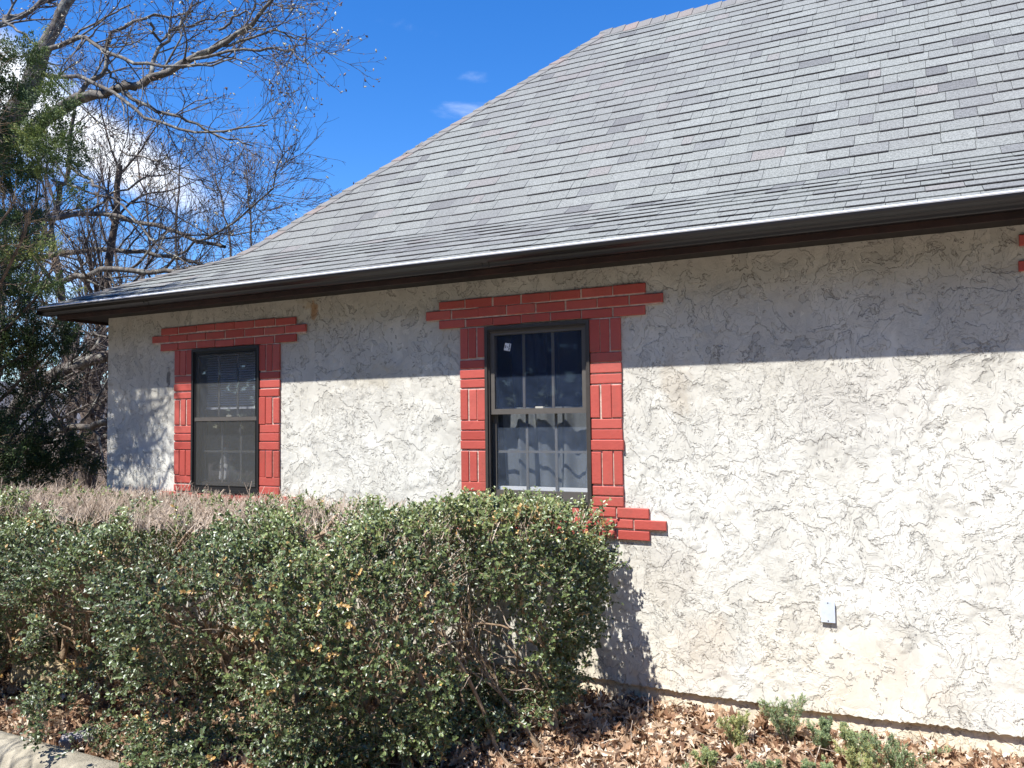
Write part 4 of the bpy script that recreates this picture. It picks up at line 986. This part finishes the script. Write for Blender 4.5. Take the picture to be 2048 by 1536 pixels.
CL = [((28, 235), .4, (.24, .30, .55), .35), ((52, 150), .4, (.20, .25, .42), .45), ((22, 300), .5, (.24, .3, .3), .3), ((60, 110), .4, (.13, .2, .22), .6),
      ((105, 225), .3, (.14, .2, .28), .30), ((128, 205), .3, (.12, .2, .24), .55), ((108, 290), .3, (.26, .3, .30), .62), ((88, 275), .3, (.18, .2, .25), .55), ((135, 315), .3, (.14, .2, .16), .45), ((70, 330), .4, (.26, .3, .22), .40), ((25, 345), .5, (.3, .3, .16), .6),
      ((150, 392), .3, (.07, .08, .07), .3), ((40, 405), .5, (.22, .3, .36), .25), ((30, 470), .4, (.36, .3, .26), .2), ((75, 500), .2, (.16, .2, .13), .85), ((55, 520), .2, (.2, .2, .14), .7),
      ((30, 540), .2, (.30, .25, .2), .3), ((80, 590), .1, (.34, .25, .14), .45), ((20, 620), .2, (.34, .3, .26), .15), ((95, 680), .3, (.30, .3, .20), .2), ((40, 700), .2, (.34, .3, .22), .35), ((120, 690), .4, (.16, .3, .18), .15),
      ((20, 760), .3, (.3, .3, .26), .2), ((60, 860), .3, (.34, .3, .2), .25), ((30, 900), .2, (.34, .3, .3), .3), ((110, 905), .6, (.40, .3, .2), .35), ((150, 940), .8, (.35, .3, .14), .2), ((60, 950), .4, (.4, .3, .2), .2), ((15, 980), .3, (.3, .3, .2), .3), ((95, 790), .5, (.3, .3, .10), .15)]
cl_ = []
for (p, y, r, v) in CL: cl_.append((at(p[0]-6, p[1], y), (r[0]*.85, r[1]*.85, r[2]*.88), v+.05))
NVIS = len(cl_)
# the rest of the crown, left of and in front of the frame edge
for k in range(46):
    z = rc.uniform(-1.0, 4.6); rr_ = 1.15*(1-.13*(z+1))
    a = rc.uniform(0, 6.28); cl_.append(((-8.95+rr_*math.cos(a), -.45+rr_*math.sin(a)*.9, z), (.38, .38, .30), rc.uniform(.15, .5)))
SH = [(-7.05, -.75, 1.35), (-6.95, -.9, 1.9), (-6.9, -1.0, 1.65), (-7.1, -1.15, 2.1), (-6.85, -1.2, 2.35), (-7.2, -.9, 2.6), (-7.0, -1.35, 2.7), (-6.75, -1.45, 3.0), (-7.1, -1.3, 3.2), (-6.6, -1.5, 3.45), (-6.9, -.85, 1.0)]
for c in SH: cl_.append((c, (.16, .16, .20), .35))
for k in range(9):
    kk = rc.uniform(.85, 1.25); X_ = -6.48+.55*rc.random()**1.5; Z_ = rc.uniform(-.5, .34); cl_.append(((X_-.33*kk, -kk, Z_+1.75*kk), (.07, .07, .15), .35))
for k in range(9): cl_.append(((-7.35+.17*k, -1.75+.05*rc.normal(), 3.85+.10*rc.normal()), (.15, .15, .14), .35))
C, D, L, vv = foliage_clumps(cl_, rc, 14000, .026)
V, F, v2 = leaves(C, D, rc.normal(size=C.shape)+np.array([0, -.4, .8]), L, L*.22, vv, shape='q'); npmesh('foliage', V, F, M_CEDAR, ced, v2); print('cedar leaves', len(C))
tk = smooth_path([(-9.0, -.3, -2.1), (-8.95, -.3, -.5), (-8.9, -.35, 1.2), (-8.85, -.35, 3), (-8.8, -.3, 5)], 20, rc, .015); tR = rad(.16, .04, 20)
V, F = tubes(tk[None], tR[None], 10); npmesh('trunk', V, F, M_BARKD, ced, None, True)
lb = []
for ci, (c, r, v) in enumerate(cl_):
    if ci < NVIS and (ci % 2 == 0 or c[2] > 2.0): continue
    c = np.array(c); t0 = np.clip((c[2]-.5-.25*np.linalg.norm(c[:2]-[-8.4, -.3])+2.1)/7.1, .02, .95); s_ = tk[int(t0*19)]
    lb.append(smooth_path([s_, s_*.5+c*.5+np.array([0, 0, -.05])+rc.normal(0, .06, 3), c, c+(c-s_)*.12+np.array([0, 0, .12])], 9, rc, .015))
lb = np.array(lb); lR = np.tile(np.linspace(.022, .006, 9)[None], (len(lb), 1))
b1, r1 = grow(lb, lR, 9, .25, .65, 6, .7, .05, .16, .35, .5, .003, rc); b2, r2 = grow(b1, r1, 5, .1, .3, 4, .7, .0, .2, .2, .6, .002, rc)
V, F = join([tubes(lb, lR, 6), tubes(b1, r1, 4)]); npmesh('branches', V, F, M_BARKD, ced, None, True)
V, F = tubes(b2, r2, 3); npmesh('twigs', V, F, M_HSTEM, ced)

# brush on the slope left of the house
def brush(px, py, y, h, w, seed, label):
    r = np.random.default_rng(seed); c = at(px, py, y); c[2] = float(gz(c[0], c[1])); e = empty('bare_shrub', tuple(c)); tag(e, label, 'shrub', 'bare shrubs on the slope left of the house')
    n = 26; st = []
    for k in range(n):
        a = r.uniform(0, 6.28); s = w*r.uniform(.2, 1); top = c+np.array([math.cos(a)*s, math.sin(a)*s, h*r.uniform(.5, 1)]); st.append(smooth_path([c+r.normal(0, .05, 3)*[1, 1, 0], c*.5+top*.5+r.normal(0, .08, 3), top], 8, r, .015))
    st = np.array(st); R = np.tile(np.linspace(.012, .004, 8)[None], (n, 1)); b, rb = grow(st, R, 9, .3, .8, 5, .7, .2, .18, .15, .6, .003, r); b2_, rb2 = grow(b, rb, 5, .12, .4, 4, .7, .1, .2, .2, .6, .0025, r)
    V, F = join([tubes(st, R, 5), tubes(b, rb, 3)]); npmesh('stems', V, F, M_TWIG2, e); V, F = tubes(b2_, rb2, 3); npmesh('twigs', V, F, M_HSTEM, e)
for k, (px, y) in enumerate(((8, 5.5), (40, 3.5), (75, 6.5), (105, 4.5), (135, 7.5), (165, 3.2), (195, 6.0), (222, 4.2))):
    brush(px, 940, y, 1.7+.25*(y-3), 1.0, 300+k, ORD[k]+' from the left of the leafless brown shrubs on the slope left of the house')

# wooded bank behind the photographer, mirrored in the panes
rw = np.random.default_rng(55); n = 42000
a = np.stack([rw.uniform(-34, 22, n), rw.uniform(-22, -14, n), np.zeros(n)], 1); hh = 11+1.8*np.sin(a[:, 0]*.7)+1.2*np.sin(a[:, 0]*1.9+1); a[:, 2] = -1.5+rw.random(n)*hh
ok = hnoise(a, .9, 1)+.5*hnoise(a, 2.3, 4) > -.35; a = a[ok]; n = len(a)
V, F, v2 = leaves(a, rw.normal(size=(n, 3)), rw.normal(size=(n, 3)), rw.uniform(.25, .7, n), rw.uniform(.10, .22, n), rw.random(n)); tag(npmesh('woodland', V, F, M_FAR, None, v2), 'dark evergreen woodland across the road behind the viewer', 'woodland', kind='stuff')
